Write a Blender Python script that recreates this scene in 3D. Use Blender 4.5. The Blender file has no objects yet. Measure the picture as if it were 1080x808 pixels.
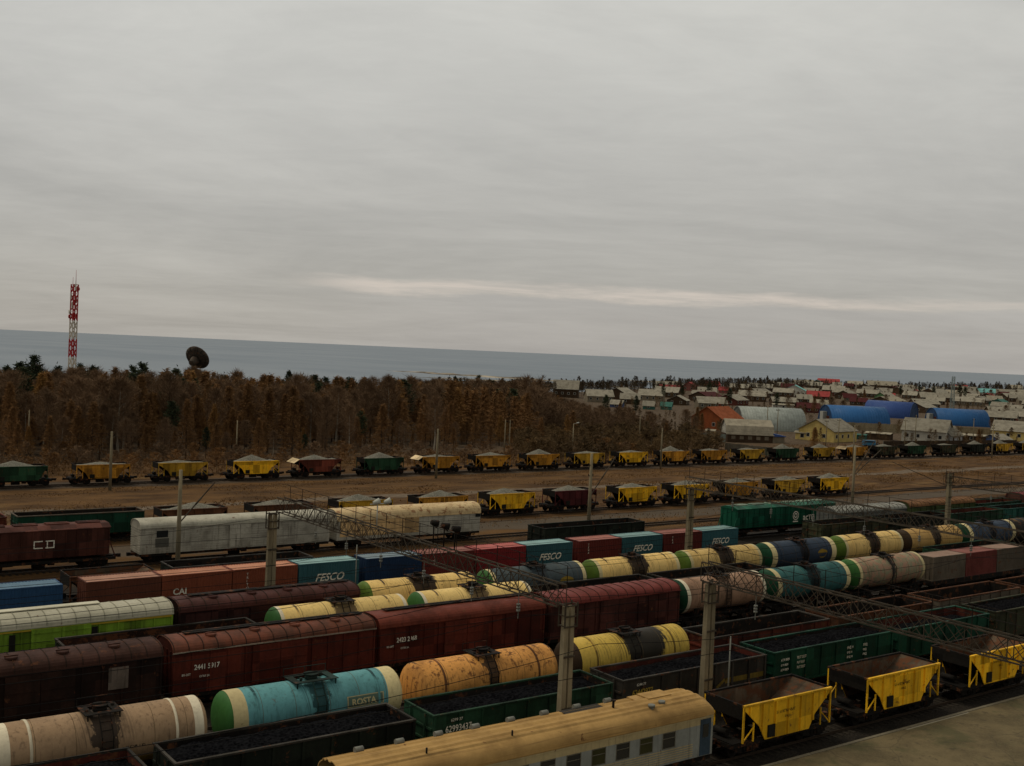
import bpy, math, random
import numpy as np
from mathutils import Matrix, Vector, noise as mnoise
R = random.Random(11)
rad = math.radians
S = bpy.context.scene
C = S.collection

# ---------------------------------------------------------------- camera
CAM_H = 23.8
cam = bpy.data.objects.new("camera", bpy.data.cameras.new("camera"))
C.objects.link(cam)
cam.data.sensor_width = 36.0
cam.data.lens = 1175.0 / 1080.0 * 36.0
cam.data.clip_start = 0.5
cam.data.clip_end = 120000
cam.matrix_world = Matrix((
    (0.8076074424544921, -0.01934021151155999, -0.5894032364271528, 0),
    (-0.5880479190634362, 0.048810029425919305, -0.8073519839033053, 0),
    (0.04438314744670891, 0.9986208175509506, 0.028046371897175636, CAM_H),
    (0, 0, 0, 1)))
S.camera = cam

# ---------------------------------------------------------------- sky, sun, exposure
SUN_EL, SUN_AZ = rad(58), rad(-35)          # azimuth from +Y towards +X: high, ahead and left of the camera
W = bpy.data.worlds.new("World"); S.world = W; W.use_nodes = True

class NT:
    """tiny node builder"""
    def __init__(s, tree): s.t = tree; s.n = tree.nodes; s.l = tree.links
    def add(s, typ, **kw):
        n = s.n.new(typ)
        for k, v in kw.items(): setattr(n, k, v)
        return n
    def val(s, sock, v):
        if isinstance(v, bpy.types.NodeSocket): s.l.new(v, sock)
        elif isinstance(v, (tuple, list)) and len(v) == 3 and sock.type == 'RGBA': sock.default_value = (*v, 1)
        else: sock.default_value = v
    def math(s, op, a, b=0.0, c=0.0, clamp=False):
        n = s.add('ShaderNodeMath', operation=op, use_clamp=clamp)
        for i, v in enumerate((a, b, c)): s.val(n.inputs[i], v)
        return n.outputs[0]
    def mix(s, f, a, b, blend='MIX'):
        n = s.add('ShaderNodeMix', data_type='RGBA', blend_type=blend)
        s.val(n.inputs[0], f); s.val(n.inputs[6], a); s.val(n.inputs[7], b)
        return n.outputs[2]
    def noise(s, vec, scale, detail=4, rough=.55, dist=0):
        n = s.add('ShaderNodeTexNoise')
        s.val(n.inputs['Vector'], vec); n.inputs['Scale'].default_value = scale
        n.inputs['Detail'].default_value = detail; n.inputs['Roughness'].default_value = rough
        n.inputs['Distortion'].default_value = dist
        return n.outputs['Fac']
    def ramp(s, v, lo, hi, a=0.0, b=1.0):
        n = s.add('ShaderNodeMapRange', interpolation_type='SMOOTHSTEP')
        s.val(n.inputs[0], v); s.val(n.inputs[1], lo); s.val(n.inputs[2], hi); s.val(n.inputs[3], a); s.val(n.inputs[4], b)
        return n.outputs[0]
    def mapping(s, vec, scale=(1, 1, 1), loc=(0, 0, 0)):
        n = s.add('ShaderNodeMapping'); s.val(n.inputs[0], vec)
        n.inputs['Scale'].default_value = scale; n.inputs['Location'].default_value = loc
        return n.outputs[0]
    def vadd(s, a, b):
        n = s.add('ShaderNodeVectorMath', operation='ADD'); s.val(n.inputs[0], a); s.val(n.inputs[1], b); return n.outputs[0]
    def xyz(s, v):
        n = s.add('ShaderNodeSeparateXYZ'); s.val(n.inputs[0], v); return n.outputs
    def comb(s, x, y, z):
        n = s.add('ShaderNodeCombineXYZ')
        for i, v in enumerate((x, y, z)): s.val(n.inputs[i], v)
        return n.outputs[0]

w = NT(W.node_tree); w.n.clear()
sky = w.add('ShaderNodeTexSky', sky_type='NISHITA', sun_disc=False, sun_elevation=SUN_EL, sun_rotation=SUN_AZ)
dirv = w.add('ShaderNodeTexCoord').outputs['Generated']
dx, dy, dz = w.xyz(dirv)
elev = w.math('ARCSINE', dz)                                    # radians
az = w.math('ARCTAN2', dx, dy)
UNSEEN_DIM = .34
den = w.math('ADD', w.math('MAXIMUM', dz, 0.0), 0.10)
cp = w.comb(w.math('DIVIDE', dx, den), w.math('DIVIDE', dy, den), 0.0)
# stratus sheets: long soft rolls parallel to the horizon the camera looks at
rot = w.add('ShaderNodeVectorRotate', rotation_type='Z_AXIS'); w.val(rot.inputs['Vector'], cp); rot.inputs['Angle'].default_value = rad(36)
cpr = rot.outputs[0]
n1 = w.noise(w.mapping(cpr, (.48, .66, 1)), .8, 8, .60, .9)
n2 = w.noise(w.mapping(cpr, (1.2, 1.9, 1), (3, 7, 0)), 1.3, 8, .64, .8)
n3 = w.noise(w.comb(w.math('MULTIPLY', az, 2.6), w.math('MULTIPLY', elev, 12), 2.0), 1.0, 6, .6, 1.2)
n4 = w.noise(w.mapping(cpr, (3.2, 4.6, 1), (1, 9, 0)), 1.6, 5, .6, .6)
t = w.math('ADD', w.math('ADD', w.math('MULTIPLY', n1, .56), w.math('MULTIPLY', n2, .20)), w.math('ADD', w.math('MULTIPLY', n3, .15), w.math('MULTIPLY', n4, .09)))
cl = w.ramp(t, .27, .77)
CLOUD_D, CLOUD_L = (3.22, 3.16, 3.05), (4.66, 4.58, 4.40)       # divided by 10 by the background strength
cloud = w.mix(cl, CLOUD_D, CLOUD_L)
# sheet is a little brighter overhead than near the horizon
cloud = w.mix(1.0, cloud, w.mix(w.ramp(elev, 0.0, .34), (.68, .655, .62), (1.02, 1.02, .975)), 'MULTIPLY')
# thin break between two sheets low over the lake, letting cream light through
wob = w.math('MULTIPLY', w.math('SUBTRACT', w.noise(w.comb(w.math('MULTIPLY', az, 9), w.math('MULTIPLY', elev, 60), 0.0), 1.0, 5, .6), .5), .022)
e2 = w.math('ADD', elev, wob)
brk = w.ramp(w.noise(w.comb(w.math('MULTIPLY', az, 7.0), w.math('MULTIPLY', elev, 95), 3.0), 1.0, 6, .65, .6), .34, .62, .35, 1.0)
band = w.math('MULTIPLY', w.ramp(e2, .0455, .0530), w.ramp(e2, .0545, .063, 1.0, 0.0))
band = w.math('MULTIPLY', band, w.math('MULTIPLY', w.ramp(az, rad(23.5), rad(30)), w.ramp(az, rad(46), rad(70), 1.0, .40)))
cloud = w.mix(w.math('MULTIPLY', w.math('MULTIPLY', band, brk), .85), cloud, (4.25, 3.72, 3.25))
low = w.math('MULTIPLY', w.ramp(e2, .046, .051, 1.0, 0.0), w.ramp(az, rad(22), rad(36)))
cloud = w.mix(w.math('MULTIPLY', low, .30), cloud, (2.75, 2.6, 2.55))
# sky outside the lake view darkened to cut the light on the yard
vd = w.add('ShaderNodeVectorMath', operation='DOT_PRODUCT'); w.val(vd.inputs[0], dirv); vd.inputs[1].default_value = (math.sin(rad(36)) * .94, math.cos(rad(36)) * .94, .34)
cloud = w.mix(w.ramp(vd.outputs['Value'], .30, .80, UNSEEN_DIM, 0.0), cloud, (.55, .52, .50))
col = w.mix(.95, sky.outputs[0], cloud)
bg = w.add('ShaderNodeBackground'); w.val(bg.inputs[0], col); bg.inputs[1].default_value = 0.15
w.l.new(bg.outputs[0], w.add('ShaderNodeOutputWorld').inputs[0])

sl = bpy.data.lights.new("sun", 'SUN'); sl.energy = 1.35; sl.angle = rad(30); sl.color = (1, .91, .76)
sun = bpy.data.objects.new("sun", sl); C.objects.link(sun)
sd = Vector((math.sin(SUN_AZ) * math.cos(SUN_EL), math.cos(SUN_AZ) * math.cos(SUN_EL), math.sin(SUN_EL)))
sun.rotation_euler = sd.to_track_quat('Z', 'Y').to_euler()
vs = S.view_settings
S.display_settings.display_device = 'sRGB'
vs.view_transform = 'Standard'; vs.look = 'None'; vs.exposure = 0.0; vs.gamma = 1.0; vs.use_curve_mapping = False
S.cycles.max_bounces = 5; S.cycles.diffuse_bounces = 3; S.cycles.glossy_bounces = 2

# ---------------------------------------------------------------- materials
MATS = {}
def grimy(c):
    """tone curve put into the base colour: darks deepened, blue cut for warmth"""
    v = max(c); f = min(1.0, (v / .42) ** .22)
    return (min(1, c[0] * f), min(1, c[1] * f * .95), min(1, c[2] * f * .82))  # image contrast and warm cast baked into the paint colour
def newmat(name):
    m = bpy.data.materials.new(name); m.use_nodes = True
    k = NT(m.node_tree); k.n.clear()
    b = k.add('ShaderNodeBsdfPrincipled'); k.l.new(b.outputs[0], k.add('ShaderNodeOutputMaterial').inputs[0])
    b.inputs['Specular IOR Level'].default_value = .2
    MATS[name] = m
    return m, k, b
def coords(k, spread=61.0):
    o = k.add('ShaderNodeTexCoord').outputs['Object']
    r = k.add('ShaderNodeObjectInfo').outputs['Random']
    rr = k.math('MULTIPLY', r, spread)
    return o, k.vadd(o, k.comb(rr, k.math('MULTIPLY', rr, .7), k.math('MULTIPLY', rr, .3)))
def paint(name, col, rough=.62, dirt=.45, streak=.4, rust=.12, stain=None, dirtcol=(.035, .028, .022), fade=.25, rustcol=(.11, .042, .018), along=False, patch=None):
    """weathered paint; stain=(x half width, strength, colour) = spill round the middle of a tank"""
    if name in MATS: return MATS[name]
    col = grimy(col); dirtcol = grimy(dirtcol)
    m, k, b = newmat(name); b.inputs['Specular IOR Level'].default_value = .10
    o, v = coords(k)
    big = k.noise(v, .55, 6, .6)
    fine = k.noise(v, 5.0, 5, .6)
    st = k.noise(k.mapping(v, (.16, 7, 7) if along else (3.2, 3.2, .22)), 1.6, 5, .6)
    c = k.mix(k.math('MULTIPLY', k.ramp(fine, .35, .75), fade), col, tuple(min(1, x * 1.45 + .012) for x in col))
    if patch is None: patch = 0.0 if any(q in name for q in ('tank', 'roof', 'hangar', 'house', 'concrete', 'band', 'gantry', 'fence', 'underframe', 'coach', 'container')) else .38
    ov = k.ramp(k.add('ShaderNodeObjectInfo').outputs['Random'], 0.0, 1.0, .84, 1.14)
    if patch:                                                      # sheets of slightly different age and touch-ups
        fl = k.add('ShaderNodeVectorMath', operation='FLOOR'); k.val(fl.inputs[0], k.mapping(v, (.82, .5, .70), (.31, .2, .17)))
        wnz = k.add('ShaderNodeTexWhiteNoise', noise_dimensions='3D'); k.l.new(fl.outputs[0], wnz.inputs['Vector'])
        if 'white' in name: patch = .10
        ov = k.math('MULTIPLY', ov, k.ramp(wnz.outputs['Value'], 0.0, 1.0, 1 - patch, 1 + patch))
    hs = k.add('ShaderNodeHueSaturation'); k.val(hs.inputs['Value'], ov); k.l.new(c, hs.inputs['Color']); c = hs.outputs[0]
    c = k.mix(k.math('MULTIPLY', k.ramp(big, .38, .70), dirt), c, dirtcol)
    c = k.mix(k.math('MULTIPLY', k.ramp(st, .50, .74), streak), c, dirtcol)
    if rust:
        rn = k.noise(v, 1.7, 8, .68)
        c = k.mix(k.math('MULTIPLY', k.ramp(rn, .66 - rust * .6, .74 - rust * .5), .85), c, rustcol)
    if stain:
        hw, sg, sc = stain[:3]
        X, Y, Z = k.xyz(o)
        xc = stain[3] if len(stain) > 3 else 0.0
        d = k.math('ABSOLUTE', k.math('SUBTRACT', X, xc))
        nx1 = k.noise(k.comb(k.math('ADD', k.math('MULTIPLY', X, 3.4), k.xyz(v)[1]), 0.0, 0.0), 1.0, 5, .7)   # how far each drip has run
        ed = k.noise(v, 2.2, 5, .6)
        q = k.math('DIVIDE', k.math('ADD', d, k.math('MULTIPLY', k.math('SUBTRACT', ed, .5), 1.1)), hw)
        zlow = k.math('ADD', 1.1, k.math('MULTIPLY', k.math('POWER', k.math('MAXIMUM', q, 0.0), 1.6), k.ramp(nx1, .25, .75, 1.2, 4.6)))
        sm = k.math('MULTIPLY', k.ramp(k.math('SUBTRACT', Z, zlow), -.12, .30), k.ramp(q, .85, 1.15, 1.0, 0.0))
        nx2 = k.noise(k.comb(k.math('ADD', k.math('MULTIPLY', X, 7.5), k.xyz(v)[2]), 4.0, 0.0), 1.0, 4, .7)
        dr = k.math('MULTIPLY', k.ramp(nx2, .50, .60), k.ramp(q, .9, 2.6, 1.0, 0.0))
        dr = k.math('MULTIPLY', dr, k.ramp(k.math('ADD', Z, k.math('MULTIPLY', nx1, 2.6)), 4.2, 4.7))
        sm = k.math('MAXIMUM', sm, k.math('MULTIPLY', dr, .8))
        c = k.mix(k.math('MULTIPLY', sm, sg), c, sc)
    k.val(b.inputs['Base Color'], c)
    k.val(b.inputs['Roughness'], k.ramp(big, .3, .8, rough - .1, rough + .2))
    bp = k.add('ShaderNodeBump'); bp.inputs['Strength'].default_value = .18; bp.inputs['Distance'].default_value = .03
    k.val(bp.inputs['Height'], fine); k.l.new(bp.outputs[0], b.inputs['Normal'])
    return m
def plain(name, col, rough=.8, metal=0, var=.35):
    if name in MATS: return MATS[name]
    col = grimy(col)
    m, k, b = newmat(name); b.inputs['Specular IOR Level'].default_value = .10
    o, v = coords(k)
    n = k.noise(v, 2.5, 5, .6)
    k.val(b.inputs['Base Color'], k.mix(k.math('MULTIPLY', k.ramp(n, .3, .75), var), col, tuple(x * .45 for x in col)))
    b.inputs['Roughness'].default_value = rough; b.inputs['Metallic'].default_value = metal
    return m
def bulk(name, c1, c2, scale, rough=.9, bump=.6, dist=.12):
    """coal, gravel"""
    m, k, b = newmat(name)
    o, v = coords(k)
    vo = k.add('ShaderNodeTexVoronoi'); k.val(vo.inputs['Vector'], v); vo.inputs['Scale'].default_value = scale
    n = k.noise(v, .8, 6, .65)
    c = k.mix(k.ramp(k.math('ADD', k.math('MULTIPLY', vo.outputs['Distance'], .6), k.math('MULTIPLY', n, .7)), .35, .95), c1, c2)
    k.val(b.inputs['Base Color'], c); b.inputs['Roughness'].default_value = rough; b.inputs['Specular IOR Level'].default_value = 0.0
    bp = k.add('ShaderNodeBump'); bp.inputs['Strength'].default_value = bump; bp.inputs['Distance'].default_value = dist
    k.val(bp.inputs['Height'], vo.outputs['Distance']); k.l.new(bp.outputs[0], b.inputs['Normal'])
    return m

M_UNDER = paint('underframe black', (.018, .016, .014), .8, .4, .2, .22)
M_WHEEL = plain('wheel steel', (.03, .026, .022), .6, .4)
M_COAL = bulk('coal', (.003, .003, .0035), (.012, .012, .013), 5.5, .62, .9, .15)
M_GRAVEL = bulk('grey gravel', (.10, .095, .075), (.22, .205, .16), 6, .95, .5, .06)
M_DUST = paint('dusty steel lining', (.115, .085, .06), .9, .5, .3, .35, None, (.03, .026, .024))
M_BLKEND = paint('black hopper end', (.014, .012, .010), .85, .4, .3, .03)
M_DARKIN = paint('dark steel lining', (.022, .018, .016), .9, .5, .3, .2)
M_REDIN = paint('red primer lining', (.10, .022, .016), .9, .5, .4, .2)
M_CONC = paint('column concrete', (.25, .215, .15), .9, .35, .45, 0, None, (.09, .08, .06))
M_TRUSS = paint('rusty gantry steel', (.085, .070, .054), .85, .4, .3, .16, rustcol=(.07, .042, .026))
M_RAILING = plain('dark railing steel', (.03, .022, .018), .8)
M_WHITE = plain('white lettering', (.80, .78, .72), .8, 0, .5)
M_YEL = plain('yellow lettering', (.42, .30, .05), .8, 0, .5)
M_REDL = plain('red lettering', (.28, .03, .02), .8)
M_DARKL = plain('dark lettering', (.03, .03, .025), .8)
M_WIRE = plain('wire', (.012, .012, .012), .6)
M_GLASS, _k, _b = newmat('window glass'); _b.inputs['Base Color'].default_value = (.018, .02, .02, 1); _b.inputs['Roughness'].default_value = .12; _b.inputs['Specular IOR Level'].default_value = .6
M_LAMP = plain('lamp housing white', (.45, .47, .46), .5, 0, .1)
M_GREYMETAL = plain('grey galvanised steel', (.22, .23, .22), .6, .2)

# ---------------------------------------------------------------- mesh helpers
class MB:
    def __init__(s): s.v = []; s.f = []; s.m = []; s.s = []
    def face(s, idx, mi=0, sm=False): s.f.append(tuple(idx)); s.m.append(mi); s.s.append(sm)
    def vs(s, pts):
        n = len(s.v); s.v.extend([tuple(p) for p in pts]); return n
    def hexa(s, p, mi=0):                                         # 8 points: bottom 4 ccw, top 4 ccw
        a = s.vs(p)
        for q in ((3, 2, 1, 0), (4, 5, 6, 7), (0, 1, 5, 4), (1, 2, 6, 5), (2, 3, 7, 6), (3, 0, 4, 7)):
            s.face([a + i for i in q], mi)
    def box(s, x0, x1, y0, y1, z0, z1, mi=0):
        s.hexa([(x0, y0, z0), (x1, y0, z0), (x1, y1, z0), (x0, y1, z0), (x0, y0, z1), (x1, y0, z1), (x1, y1, z1), (x0, y1, z1)], mi)
    def bar(s, p0, p1, wd, ht=None, mi=0):                          # rectangular bar between two points
        ht = ht or wd
        p0 = Vector(p0); p1 = Vector(p1); d = (p1 - p0).normalized()
        up = Vector((0, 0, 1)) if abs(d.z) < .95 else Vector((0, 1, 0))
        a = d.cross(up).normalized() * wd / 2; b = a.cross(d).normalized() * ht / 2
        s.hexa([p0 - a - b, p0 + a - b, p0 + a + b, p0 - a + b, p1 - a - b, p1 + a - b, p1 + a + b, p1 - a + b], mi)
    def tube(s, p0, p1, r0, r1=None, n=10, mi=0, cap=True, sm=True):
        r1 = r0 if r1 is None else r1
        p0 = Vector(p0); p1 = Vector(p1); d = (p1 - p0).normalized()
        up = Vector((0, 0, 1)) if abs(d.z) < .95 else Vector((0, 1, 0))
        a = d.cross(up).normalized(); b = d.cross(a).normalized()
        i0 = s.vs([p0 + (a * math.cos(2 * math.pi * i / n) + b * math.sin(2 * math.pi * i / n)) * r0 for i in range(n)])
        i1 = s.vs([p1 + (a * math.cos(2 * math.pi * i / n) + b * math.sin(2 * math.pi * i / n)) * r1 for i in range(n)])
        for i in range(n):
            j = (i + 1) % n; s.face((i0 + i, i0 + j, i1 + j, i1 + i), mi, sm)
        if cap:
            s.face([i0 + i for i in range(n)][::-1], mi); s.face([i1 + i for i in range(n)], mi)
    def lathe_x(s, prof, zc, n=32, mi=0, yc=0, cap0=False, cap1=False):  # prof: (x, r) along X axis
        rings = []
        for x, r in prof:
            rings.append(s.vs([(x, yc + r * math.cos(2 * math.pi * i / n), zc + r * math.sin(2 * math.pi * i / n)) for i in range(n)]))
        for a, b in zip(rings, rings[1:]):
            for i in range(n):
                j = (i + 1) % n; s.face((a + i, a + j, b + j, b + i), mi, True)
        if cap0: s.face([rings[0] + i for i in range(n)], mi, True)
        if cap1: s.face([rings[-1] + i for i in range(n)][::-1], mi, True)
    def extrude_x(s, prof, x0, x1, mi=0, caps=True, sm=False):      # closed or open profile of (y, z)
        n = len(prof)
        a = s.vs([(x0, y, z) for y, z in prof]); b = s.vs([(x1, y, z) for y, z in prof])
        for i in range(n):
            j = (i + 1) % n; s.face((a + i, a + j, b + j, b + i), mi, sm)
        if caps: s.face([a + i for i in range(n)][::-1], mi); s.face([b + i for i in range(n)], mi)
    def mesh(s, name, mats):
        me = bpy.data.meshes.new(name); me.from_pydata(s.v, [], s.f)
        for m in (mats if isinstance(mats, (list, tuple)) else [mats]): me.materials.append(m)
        if s.f:
            me.polygons.foreach_set('material_index', s.m); me.polygons.foreach_set('use_smooth', s.s)
        me.update(); return me
    def build(s, name, mats, parent=None):
        return link(name, s.mesh(name, mats), parent)
def link(name, me, parent=None):
    o = bpy.data.objects.new(name, me); C.objects.link(o)
    if parent: o.parent = parent
    return o
def thing(name, loc, label, cat, group=None, rz=0):
    o = bpy.data.objects.new(name, None); C.objects.link(o); o.empty_display_size = .5
    o.location = loc; o.rotation_euler = (0, 0, rz); tag(o, label, cat, group); return o
def tag(o, label=None, cat=None, group=None, kind=None):
    if label: o['label'] = label
    if cat: o['category'] = cat
    if group: o['group'] = group
    if kind: o['kind'] = kind
    return o
CACHE = {}
def cached(key, name, parent, make, mats):
    """same part again: share its mesh"""
    if key not in CACHE: CACHE[key] = make().mesh(name, mats)
    return link(name, CACHE[key], parent)
def text(s, size, mat, parent, loc, rot=(rad(90), 0, 0), shear=0.0, name='lettering', sx=1.0, align='LEFT', bold=0.0):
    key = ('text', s, size, mat.name, shear, sx, align, bold)
    if key not in CACHE:
        cu = bpy.data.curves.new('lettering', 'FONT'); cu.body = s; cu.size = size; cu.shear = shear; cu.extrude = .004; cu.align_x = align
        cu.offset = bold
        cu.resolution_u = 3
        tmp = bpy.data.objects.new('tmp', cu); C.objects.link(tmp)
        me = bpy.data.meshes.new_from_object(tmp.evaluated_get(bpy.context.evaluated_depsgraph_get()))
        bpy.data.objects.remove(tmp); me.materials.clear(); me.materials.append(mat); CACHE[key] = me
    o = link(name, CACHE[key], parent); o.location = loc; o.rotation_euler = rot; o.scale = (sx, 1, 1); return o
def fbm(x, y, z=0): return mnoise.fractal(Vector((x, y, z)), .9, 2.1, 4)

# ---------------------------------------------------------------- terrain, lake
FPX = [-60, 0, 100, 200, 300, 400, 500, 600, 700, 800, 900, 1000, 1080, 1160]
DROP = [280, 290, 300, 310, 330, 380, 540, 660, 900, 1080, 1500, 1450, 1750, 1800]   # where the terrace ends, metres from the origin
CANOPY = [40, 40, 37, 37, 36, 37, 34, 29, 22, 16, 15, 12, 9, 9]
def bear(x, y):                                                   # bearing expressed as position along the view
    return 540 + 1175 * math.tan(max(-1.2, min(1.2, math.atan2(x, y) - rad(36.13))))
def ground_z(x, y):
    d = math.hypot(x, y)
    if y < 195 or d < 250: return 0.0
    p = bear(x, y); dd = float(np.interp(p, FPX, DROP))
    tt = max(0, min(1, (d - dd) / 380.0)); tt = tt * tt * (3 - 2 * tt)
    return -16.0 * tt
def axis(lo, hi, near, step, far):
    a = [near[0]]
    while a[-1] < near[1]: a.append(a[-1] + step)
    st = step
    while a[-1] < hi: st *= far; a.append(a[-1] + st)
    st = step
    while a[0] > lo: st *= far; a.insert(0, a[0] - st)
    return a
gx = axis(-500, 3600, (-60, 420), 8, 1.10); gy = axis(-400, 3000, (-20, 320), 6, 1.10)
g = MB()
for y in gy:
    for x in gx:
        z = ground_z(x, y)
        if 133 < y < 172: z += .28 * fbm(x * .05, y * .12)
        if y > 195 and z > -1: z += .35 * fbm(x * .03, y * .03)
        g.v.append((x, y, z))
nx = len(gx)
for j in range(len(gy) - 1):
    for i in range(nx - 1): g.face((j * nx + i, j * nx + i + 1, (j + 1) * nx + i + 1, (j + 1) * nx + i), 0, True)
m, k, b = newmat('yard ground')
pos = k.add('ShaderNodeNewGeometry').outputs['Position']
px_, py_, pz_ = k.xyz(pos)
wv = k.noise(pos, .06, 5, .6); fn = k.noise(pos, .9, 6, .65); gr = k.noise(pos, 7, 4, .7)
yy = k.math('ADD', py_, k.math('MULTIPLY', k.math('SUBTRACT', wv, .5), 10))
ballast = k.mix(k.ramp(gr, .3, .7), (.009, .007, .005), (.034, .027, .019))
ballast = k.mix(k.math('MULTIPLY', k.ramp(fn, .45, .7), .6), ballast, (.007, .006, .005))
gpat = k.noise(k.mapping(pos, (.35, 1, 1)), .22, 7, .7)
grass = k.mix(k.ramp(gpat, .34, .66), (.046, .022, .007), (.145, .074, .024))
grass = k.mix(k.math('MULTIPLY', k.ramp(gr, .35, .7), .5), grass, (.045, .026, .011))
grass = k.mix(k.math('MULTIPLY', k.ramp(k.noise(k.mapping(pos, (.5, 1.6, 1)), .11, 5, .6), .56, .68), .55), grass, (.19, .112, .040))
gcol = k.mix(k.ramp(yy, 106, 114), ballast, grass)
gravel = k.mix(k.ramp(gr, .3, .7), (.055, .046, .034), (.115, .098, .074))
def zone(c, y0, y1, colr, wdt=1.5, amp=1.0):
    f = k.math('MULTIPLY', k.ramp(yy, y0 - wdt, y0 + wdt), k.ramp(yy, y1 - wdt, y1 + wdt, 1.0, 0.0))
    return k.mix(k.math('MULTIPLY', f, amp), c, colr)
gcol = zone(gcol, 120, 126.5, gravel, 1.0, .75)
gcol = zone(gcol, 152, 155.5, k.mix(k.ramp(fn, .3, .7), (.10, .078, .052), (.20, .155, .11)), .8, .8)
gcol = zone(gcol, 175.5, 183, k.mix(.5, gravel, (.03, .024, .02)), 1.0, .75)
town = k.mix(k.ramp(fn, .35, .65), (.055, .036, .022), (.115, .082, .05))
gcol = k.mix(k.ramp(yy, 196, 230), gcol, town)
gcol = k.mix(k.ramp(pz_, -11.4, -10.2, 1.0, 0.0), gcol, (.26, .22, .17))
k.val(b.inputs['Base Color'], gcol); b.inputs['Roughness'].default_value = .95; b.inputs['Specular IOR Level'].default_value = .1
bp = k.add('ShaderNodeBump'); bp.inputs['Strength'].default_value = .7; bp.inputs['Distance'].default_value = .15
k.val(bp.inputs['Height'], k.math('ADD', k.math('MULTIPLY', gr, .6), fn)); k.l.new(bp.outputs[0], b.inputs['Normal'])
tag(g.build('ground', m), kind='structure')

m, k, b = newmat('lake water')
pos = k.add('ShaderNodeNewGeometry').outputs['Position']
wn = k.noise(k.mapping(pos, (.004, .0012, 1)), 1.0, 6, .6)
k.val(b.inputs['Base Color'], k.mix(k.ramp(wn, .35, .65), (.132, .164, .194), (.176, .206, .234)))
b.inputs['Roughness'].default_value = .55; b.inputs['Specular IOR Level'].default_value = .22
bp = k.add('ShaderNodeBump'); bp.inputs['Strength'].default_value = .35; bp.inputs['Distance'].default_value = 1.0
k.val(bp.inputs['Height'], k.noise(pos, .25, 4, .6)); k.l.new(bp.outputs[0], b.inputs['Normal'])
lk = MB(); lk.vs([(-60000, 200, -12), (90000, 200, -12), (90000, 100000, -12), (-60000, 100000, -12)]); lk.face((0, 1, 2, 3))
tag(lk.build('water', m), kind='structure')

# sandy spit and beach strip out in the lake
def spit(x0, y0, x1, y1, wd, ht, mat):
    s = MB(); n = 60; rows = []
    d = Vector((x1 - x0, y1 - y0)); L = d.length; d /= L; nrm = Vector((-d.y, d.x))
    for i in range(n + 1):
        tt = i / n; prof = min(1, tt * 5) * min(1, (1 - tt) * 5)
        c = Vector((x0, y0)) + d * L * tt + nrm * (18 * fbm(tt * 5, 3.3))
        wv_ = wd * (.35 + .65 * prof) * (1 + .5 * fbm(tt * 9, 1)); h = ht * prof * (.7 + .6 * fbm(tt * 14, 8)) + .05
        rows.append(s.vs([(*(c - nrm * wv_), -12.3), (*(c - nrm * wv_ * .4), -12 + h), (*(c + nrm * wv_ * .4), -12 + h), (*(c + nrm * wv_), -12.3)]))
    for a, bb in zip(rows, rows[1:]):
        for i in range(3): s.face((a + i, bb + i, bb + i + 1, a + i + 1), 0, True)
    return s.build('sandbar', mat)
m, k, b = newmat('spit sand'); pos = k.add('ShaderNodeNewGeometry').outputs['Position']
k.val(b.inputs['Base Color'], k.mix(k.ramp(k.noise(k.mapping(pos, (.03, .03, 1)), 1, 5, .6), .42, .58), (.075, .062, .045), (.40, .34, .25))); b.inputs['Roughness'].default_value = .95
def ray_at(p, d): a = rad(36.13) + math.atan((p - 540) / 1175.0); return (d * math.sin(a), d * math.cos(a))
tag(spit(*ray_at(410, 1640), *ray_at(640, 1400), 17, 2.2, m), kind='structure')
tag(spit(*ray_at(440, 1360), *ray_at(700, 1300), 20, 1.3, m), kind='structure')
tag(spit(*ray_at(655, 1690), *ray_at(800, 1620), 16, 1.4, m), kind='structure')

# platform at the bottom right
m, k, b = newmat('worn platform asphalt'); pos = k.add('ShaderNodeNewGeometry').outputs['Position']
n1_ = k.noise(pos, .35, 7, .65); n2_ = k.noise(pos, 6, 4, .6)
c = k.mix(k.ramp(n1_, .35, .68), (.140, .105, .050), (.080, .060, .028)); c = k.mix(k.math('MULTIPLY', k.ramp(n2_, .4, .7), .35), c, (.16, .125, .062))
vo = k.add('ShaderNodeTexVoronoi', feature='DISTANCE_TO_EDGE'); k.val(vo.inputs['Vector'], k.vadd(pos, k.comb(k.noise(pos, .5, 3), k.noise(pos, .6, 3), 0.0))); vo.inputs['Scale'].default_value = .16
c = k.mix(k.math('MULTIPLY', k.ramp(k.noise(pos, .22, 6, .7), .50, .62), .6), c, (.055, .056, .022))
c = k.mix(k.math('MULTIPLY', k.ramp(k.noise(pos, 1.3, 6, .7), .56, .66), .5), c, (.035, .028, .017))
c = k.mix(k.ramp(vo.outputs['Distance'], 0.0, .010, .45, 0.0), c, (.045, .036, .02))
k.val(b.inputs['Base Color'], c); b.inputs['Roughness'].default_value = .9
p = MB(); p.box(20, 260, 15, 42.75, -.3, .2); tag(p.build('platform', m), kind='structure')
p = MB()
x = 22.0
while x < 258: p.box(x, x + 2.96, 42.754, 43.0, -.3, .235); x += 3.0
tag(p.build('platform_kerb', plain('kerb concrete', (.19, .17, .13), .9)), kind='structure')
p = MB()
for x0, x1 in ((64.4, 71.6), (79.5, 88)): p.box(x0, x1, 42.60, 42.74, .2, .204)
tag(p.build('edge_line', plain('faded white line', (.27, .25, .20), .8)), kind='structure')

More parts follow.
